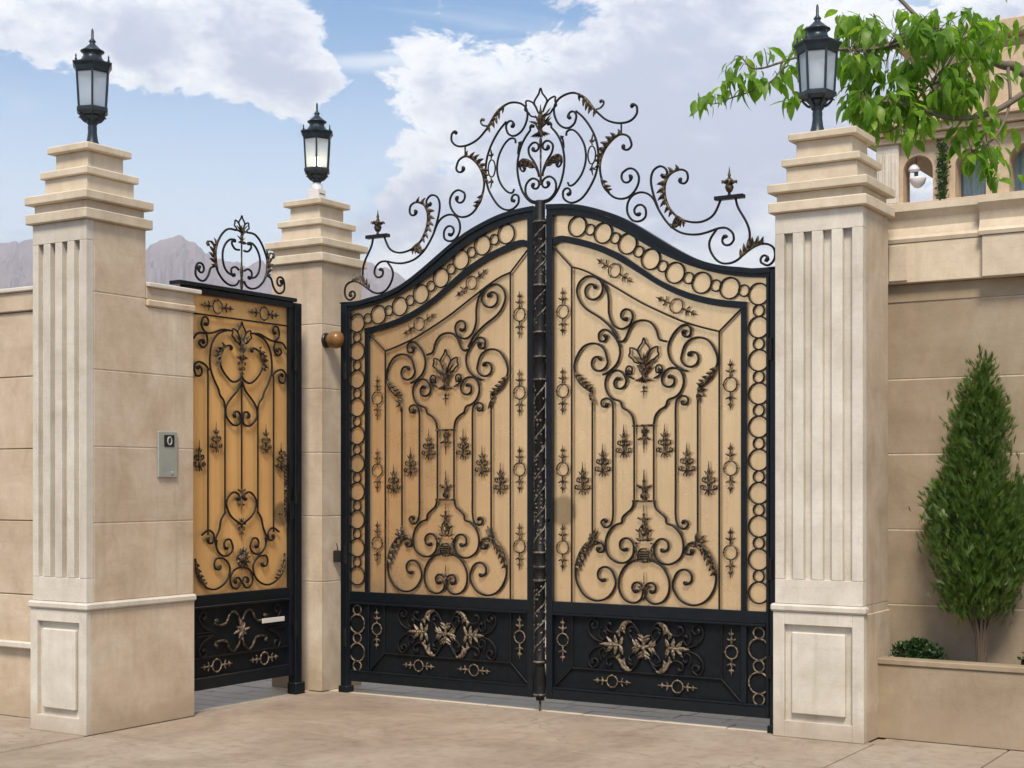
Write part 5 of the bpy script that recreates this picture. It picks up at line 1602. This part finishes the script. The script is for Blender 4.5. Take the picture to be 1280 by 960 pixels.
# clusters of drooping leaflets
clusters = [(872, 124, D - .8), (884, 128, D - .8), (893, 121, D - .8), (908, 106, D - .8), (914, 84, D - .8), (924, 92, D - .8), (934, 76, D - .8), (946, 92, D - .8), (955, 64, D - .8), (936, 104, D - .8), (950, 104, D - .8), (966, 98, D - .75), (985, 86, D - .7), (993, 76, D - .7), (1002, 84, D - .7), (1000, 44, D - .6), (1010, 36, D - .6), (1002, 58, D - .6), (1006, 70, D - .6), (992, 122, D - .6),
            (1200, 160, D - .4), (1212, 200, D - .4), (1232, 184, D - .4), (1236, 216, D - .35), (1250, 186, D - .3), (1250, 206, D - .3), (1220, 152, D - .3), (1204, 172, D - .4), (1214, 186, D - .4), (1229, 164, D - .4), (1240, 200, D - .4), (1224, 206, D - .4), (1246, 222, D - .3), (1247, 150, D - .2), (1238, 134, D - .2), (1205, 36, D), (1226, 42, D), (1245, 34, D), (1240, 96, D - .1), (1222, 76, D)]
dense = [(1042, 14), (1252, 14), (1252, 56), (1228, 72), (1212, 122), (1188, 142), (1152, 158), (1135, 178), (1118, 170), (1082, 156), (1056, 118), (1045, 80)]
def inside(x, y, poly):
    c = False
    for i in range(len(poly)):
        (x0, y0), (x1, y1) = poly[i], poly[i - 1]
        if (y0 > y) != (y1 > y) and x < (x1 - x0) * (y - y0) / (y1 - y0) + x0:
            c = not c
    return c
holes = [(1140, 60, 9), (1222, 52, 9), (1062, 92, 7), (1150, 120, 7), (1107, 68, 14), (1180, 66, 12), (1092, 108, 11), (1196, 118, 8), (1120, 40, 8), (1172, 86, 9)]
while len(clusters) < 40 + 185:
    x, y = rng.uniform(1040, 1255), rng.uniform(12, 190)
    if inside(x, y, dense) and all((x - a) ** 2 + (y - b) ** 2 > r * r for a, b, r in holes):
        clusters.append((x, y, D - rng.uniform(0.0, .7)))
def leaf_mesh(L, W, bend, seed):
    r = random.Random(seed)
    v = []; f = []
    prof = [(0, .04), (.18, .62), (.40, 1.0), (.62, .88), (.82, .5), (1.0, .0)]
    for (u, w) in prof:
        z = -bend * u * u * L
        x = u * L * (1 - .25 * bend * u)
        v += [(x, -w * W * .5, z + .12 * w * W), (x, 0, z), (x, w * W * .5, z + .12 * w * W)]
    for i in range(5):
        for j in range(2):
            f.append((i * 3 + j, i * 3 + 3 + j, i * 3 + 4 + j, i * 3 + 1 + j))
    return v, f
LV = [leaf_mesh(rng.uniform(.105, .185), rng.uniform(.052, .086), rng.uniform(.10, .9), k) for k in range(8)]
LM = []
for k, (v, f) in enumerate(LV):
    mb = MB(); mb.add(v, f, True)
    LM.append(mb.mesh('leaf', 'walnut_leaf', fix=False))
twigs = MB()
spots = []
limb_pts = [p for L in LIMBS for p in L]
for (x, y, d) in clusters:
    p = at_depth(x, y, d)
    q = min(limb_pts, key=lambda s: (s - p).length)
    if (q - p).length < .9:
        mid = (p + q) / 2 + Vector((0, 0, .04))
        twigs.tube([q, mid, p + Vector((0, 0, .02))], [.0045, .0035, .002], 5)
    small = x < 900
    for k in range(rng.randint(5, 7)):
        a = rng.uniform(0, 2 * PI)
        off = Vector((math.cos(a) * .03, math.sin(a) * .03, rng.uniform(-.03, .04)))
        yaw = a + rng.uniform(-.6, .6)
        pitch = rng.uniform(.0, 1.25)
        spots.append((p + off, rng.uniform(-.5, .5), pitch, yaw, rng.uniform(.55, .8) if small else rng.uniform(.55, 1.15)))
rng.shuffle(spots)
extra = MB()
def place(spot, k, as_part):
    p, roll, pitch, yaw, sc = spot
    M = Matrix.Translation(p) @ Matrix.Rotation(yaw, 4, 'Z') @ Matrix.Rotation(pitch, 4, 'Y') @ Matrix.Rotation(roll, 4, 'X') @ Matrix.Scale(sc, 4)
    if as_part:
        o = link('leaf', LM[k], t)
        o.matrix_basis = Matrix.Translation(-Vector(t.location)) @ M
    else:
        v, f = LV[k]
        extra.add([M @ Vector(a) for a in v], f, True)
for i, s in enumerate(spots):
    place(s, i % 8, i < 290)
# the rest of the crown, out of the picture to the right and above
for i in range(2600):
    c = rng.choice(LIMBS[-3:])
    b = c[rng.randrange(len(c) // 3, len(c))]
    p = b + Vector((rng.gauss(0, .55), rng.gauss(0, .55), rng.gauss(.1, .5)))
    v = np.array(p) - CAM
    dd = float(v @ FW); sx = 640 + FPX * float(v @ RT) / dd; sy = HOR - FPX * float(v[2]) / dd
    if sx < 1262 and sy > -8:
        continue
    place((p, rng.uniform(-.5, .5), rng.uniform(.2, 1.3), rng.uniform(0, 2 * PI), rng.uniform(.8, 1.15)), i % 8, False)
tag(extra.build('foliage', 'walnut_leaf', t, fix=False), kind='stuff')
tag(twigs.build('twigs', 'bark', t), kind='stuff')

# ------------------------------------------------------------------ villa behind the wall
VY = 27.0
def vx(x): return on_y(x, 300, VY)[0]
def vz(x, y): return on_y(x, y, VY)[1]
t = thing('villa', (2.0, VY, 0), 'peach stone villa with an arched loggia rising behind the wall', 'house')
XL = vx(1097); XR = 16.0
za = vz(1147, 194)               # crown of the arches
zc0 = vz(1150, 178); zc1 = vz(1150, 163)
zf = vz(1150, 262)               # loggia floor, hidden by the wall
ztop = vz(1150, 62)
boxo('wall', 'peach_stone', t, XL + .2, XR, VY + .5, VY + 9, 0, zf, 0)
boxo('loggia_floor', 'peach_stone', t, XL, XR, VY - .15, VY + 9, zf + .001, zf + .18, .02)
def arch_panel(x0, x1, a0, a1, z0, zs, z1, y0, y1, mat):
    """wall bay from x0 to x1 with a round arched opening a0..a1, springing at zs"""
    mb = MB()
    N = 16
    r = (a1 - a0) / 2; cx = (a0 + a1) / 2
    arc = [(cx - r * math.cos(PI * i / N), zs + r * math.sin(PI * i / N)) for i in range(N + 1)]
    for y in (y0, y1):
        v = [(x0, y, z0), (a0, y, z0)] + [(p[0], y, p[1]) for p in arc] + [(a1, y, z0), (x1, y, z0)] + [(x0 + (x1 - x0) * i / N, y, z1) for i in range(N + 1)]
        v += [(x0, y, zs), (x1, y, zs)]
        b = 2
        tp = b + N + 1 + 2
        fs = [(0, 1, b, tp + N + 1), (b + N, b + N + 1, b + N + 2, tp + N + 2), (tp + N + 1, b, tp), (b + N, tp + N + 2, tp + N)]
        fs += [(b + i, b + i + 1, tp + i + 1, tp + i) for i in range(N)]
        mb.add(v, fs)
    inner = [(a0, z0)] + arc + [(a1, z0)]
    v = [(p[0], y, p[1]) for y in (y0, y1) for p in inner]
    n = len(inner)
    mb.add(v, [(i, i + 1, n + i + 1, n + i) for i in range(n - 1)])
    mb.add([(x0, y0, z0), (x0, y1, z0), (x0, y1, z1), (x0, y0, z1)], [(0, 1, 2, 3)])
    mb.add([(x1, y0, z0), (x1, y1, z0), (x1, y1, z1), (x1, y0, z1)], [(0, 1, 2, 3)])
    return mb.build('arcade_bay', mat, t, at=(x0, y0, z0))
xa0, xa1 = vx(1129), vx(1166)
r1 = (xa1 - xa0) / 2
xb0, xb1 = vx(1194), vx(1236)
pitch = xb0 - xa0
zsp = za - r1
arch_panel(vx(1125), (xa1 + xb0) / 2 - .02, xa0, xa1, zf + .18, zsp, zc0, VY + .0, VY + .55, 'peach_stone')
x = (xa1 + xb0) / 2 - .02
for k in range(7):
    a0 = xb0 + k * pitch
    arch_panel(x + .001, a0 + (xa1 - xa0) + (xb0 - xa1) / 2, a0, a0 + (xa1 - xa0), zf + .18, zsp, zc0, VY, VY + .55, 'peach_stone')
    x = a0 + (xa1 - xa0) + (xb0 - xa1) / 2
    # curtained window behind the arch
    if k < 6:
        w = MB()
        N = 28
        xs = [a0 - .25 + (xa1 - xa0 + .5) * i / N for i in range(N + 1)]
        for xx in xs:
            w.v += [(xx, VY + 0.85 + .05 * math.sin(xx * 27), zf + .18), (xx, VY + 0.85 + .05 * math.sin(xx * 27), za + .2)]
        w.f = [(2 * i, 2 * i + 2, 2 * i + 3, 2 * i + 1) for i in range(N)]
        w.sm = [True] * N
        w.build('curtain', 'curtain_blue', t, at=(a0, VY + 0.85, zf))
# loggia: back wall, inner arch and ceiling
boxo('back_wall', 'peach_stone', t, xb0 - .45, XR, VY + 2.2, VY + 2.5, zf + .18, zc1, 0)
boxo('ceiling', 'peach_stone', t, XL + .1, XR, VY + .551, VY + 9, zc0, zc0 + .2, 0)
boxo('inner_jamb', 'peach_stone', t, vx(1156), vx(1164), VY + .7, VY + 2.1, zf + .18, zc0 - .001, .01)
boxo('inner_jamb', 'pale_limestone', t, vx(1166) + .02, vx(1170), VY + .56, VY + .8, zf + .18, zc0 - .001, .02)
# corner pilaster with fillets
boxo('pilaster', 'pale_limestone', t, XL, vx(1125) - .002, VY - .12, VY + .6, zf + .181, zc0, .02)
for k in range(3):
    a = XL + (vx(1125) - XL) * (.14 + .28 * k)
    boxo('pilaster_fillet', 'pale_limestone', t, a, a + (vx(1125) - XL) * .16, VY - .17, VY - .1205, zf + .4, zc0 - .25, .01)
for (z0, z1, e) in ((zc0, zc0 + .16, .22), (zc0 + .16, zc1 - .12, .02), (zc1 - .12, zc1 + .06, .34), (zc1 + .06, zc1 + .16, .46)):
    boxo('cornice', 'peach_stone', t, XL - e, XR, VY - e, VY + .55 + .002, z0 + .001, z1, .015)
boxo('wall', 'peach_stone', t, XL + .9, XR, VY + .1, VY + 9, zc1 + .161, ztop, .02)
boxo('wall_pier', 'peach_stone', t, vx(1238), vx(1238) + 1.2, VY - .15, VY + .099, zc1 + .161, ztop - .3, .02)
boxo('roof_cornice', 'peach_stone', t, XL + .5, XR, VY - .3, VY + 9.3, ztop + .001, ztop + .35, .03)
for k in range(5):
    a = XL + 1.2 + k * 2.6
    wf = boxo('window_frame', 'pale_limestone', t, a, a + 1.1, VY + .07, VY + .0995, zc1 + .8, ztop - .6, .01)
    boxo('window_pane', 'room_dark', wf, a + .12, a + .98, VY + .06, VY + .0695, zc1 + .92, ztop - .72, 0)
for k in range(6):
    a = XL + .8 + k * 2.7
    for z0 in (1.2, 4.4):
        wf = boxo('window_frame', 'pale_limestone', t, a, a + 1.3, VY + .46, VY + .4995, z0, z0 + 1.9, .01)
        boxo('window_pane', 'room_dark', wf, a + .12, a + 1.18, VY + .45, VY + .4595, z0 + .12, z0 + 1.78, 0)
# twin white bowl lamp in the first arch
lx, lz = vx(1143), vz(1143, 214)
lt = thing('hanging_lamp', (lx, VY - .1, lz), 'white twin-bowl hanging lamp in the villa arch', 'lamp')
MB().lathe([(.01, .0), (.10, .01), (.14, .05), (.14, .08), (.10, .15), (.05, .19), (.01, .20)], (lx - .05, VY + .15, lz), 18).build('upper_bowl', 'lamp_white', lt)
MB().lathe([(.01, -.40), (.09, -.37), (.17, -.28), (.20, -.18), (.20, -.14), (.03, -.12)], (lx + .04, VY + .15, lz), 18).build('lower_bowl', 'lamp_white', lt)
MB().tube([(lx, VY + .15, lz - .12), (lx, VY + .15, zsp + r1 + .3)], .012, 8).build('rod', 'dark_wire', lt)
MB().lathe([(.05, -.12), (.05, -.005)], (lx, VY + .15, lz), 10).build('fitting', 'dark_wire', lt)
# climber on the pier between the arches
cxx = (xa1 + xb0) / 2
ct = thing('climbing_plant', (cxx, VY - .1, zf + .1), 'thin climbing plant on the villa pier between the arches', 'plant')
V = []; F = []
for i in range(520):
    z = zf + .18 + (zsp + .45 - zf) * rng.random()
    p = Vector((cxx + rng.gauss(0, .055), VY - .06 - abs(rng.gauss(0, .05)), z))
    d = Vector((rng.uniform(-1, 1), rng.uniform(-1, .2), rng.uniform(-1, 1))).normalized()
    s = d.cross(Vector((rng.uniform(-1, 1), 1, rng.uniform(-1, 1)))).normalized()
    L = rng.uniform(.06, .11)
    n0 = len(V)
    V += [p, p + d * L * .5 + s * L * .3, p + d * L, p + d * L * .5 - s * L * .3]
    F.append((n0, n0 + 1, n0 + 2, n0 + 3))
mb = MB(); mb.v = [tuple(v) for v in V]; mb.f = F; mb.sm = [False] * len(F)
mb.build('foliage', 'thuja_leaf', ct, fix=False)
MB().tube([(cxx, VY - .03, zf + .1), (cxx + .05, VY - .05, zsp - .6), (cxx - .04, VY - .04, zsp + .3)], [.03, .02, .01], 6).build('stem', 'bark_brown', ct)

# ------------------------------------------------------------------ mountains and the air in front of them
MD = 2400.0
RIDGE = [(-900, 420), (-500, 372), (-250, 345), (-60, 318), (28, 301), (90, 306), (140, 318), (183, 309), (203, 297), (222, 291), (238, 299), (252, 312), (275, 322), (300, 334), (322, 326), (345, 330), (380, 346), (420, 338), (445, 332), (466, 326), (482, 336), (505, 348), (545, 362), (600, 366), (700, 380), (820, 372), (950, 395), (1100, 410), (1300, 400), (1600, 430), (2200, 470)]
rx = np.array([p[0] for p in RIDGE], float); ry = np.array([p[1] for p in RIDGE], float)
rr = random.Random(4)
from mathutils import noise as mnoise
xs = np.arange(-900, 2200, 4.0)
mb = MB()
J = 44
for i, x in enumerate(xs):
    y = float(np.interp(x, rx, ry)) + 9.0 * mnoise.fractal(Vector((x * .035, 3.1, 0)), 0.62, 2.1, 8)
    v = FW + (x - 640.0) / FPX * RT
    h = (HOR - y) / FPX * MD
    for j in range(J + 1):
        u = j / J
        d = MD - 1000 * (1 - u)
        p = CAM + v * d
        q = Vector((p[0] * .0065, p[1] * .0065, .7))
        ridge = 1 - abs(mnoise.fractal(q, 0.6, 2.2, 8))
        z = h * (u ** 1.2) + (ridge - .75) * 130 * (u * (1 - u) * 3.2)
        mb.v.append((p[0], p[1], max(z, -1.0) if j else -1.0))
    p = CAM + v * (MD + 500)
    mb.v.append((p[0], p[1], -1.0))
W_ = J + 2
for i in range(len(xs) - 1):
    for j in range(W_ - 1):
        mb.f.append((i * W_ + j, (i + 1) * W_ + j, (i + 1) * W_ + j + 1, i * W_ + j + 1))
mb.sm = [False] * len(mb.f)
tag(mb.build('mountains', 'mountain_rock', None, at=(0, 0, 0)), kind='structure')

hm = bpy.data.materials.new('haze_air')
hm.use_nodes = True
hn = hm.node_tree
hn.nodes.clear()
ho = hn.nodes.new('ShaderNodeOutputMaterial')
hv = hn.nodes.new('ShaderNodeVolumePrincipled')
hv.inputs['Color'].default_value = (0.90, 0.92, 0.97, 1)
hv.inputs['Density'].default_value = 0.00030
hv.inputs['Anisotropy'].default_value = 0.1
hn.links.new(hv.outputs[0], ho.inputs['Volume'])
MATS['haze_air'] = hm
tag(MB().box(-3600, 3600, -3600, 3600, -3, 480).build('haze', 'haze_air', None, at=(0, 0, 0)), kind='stuff')
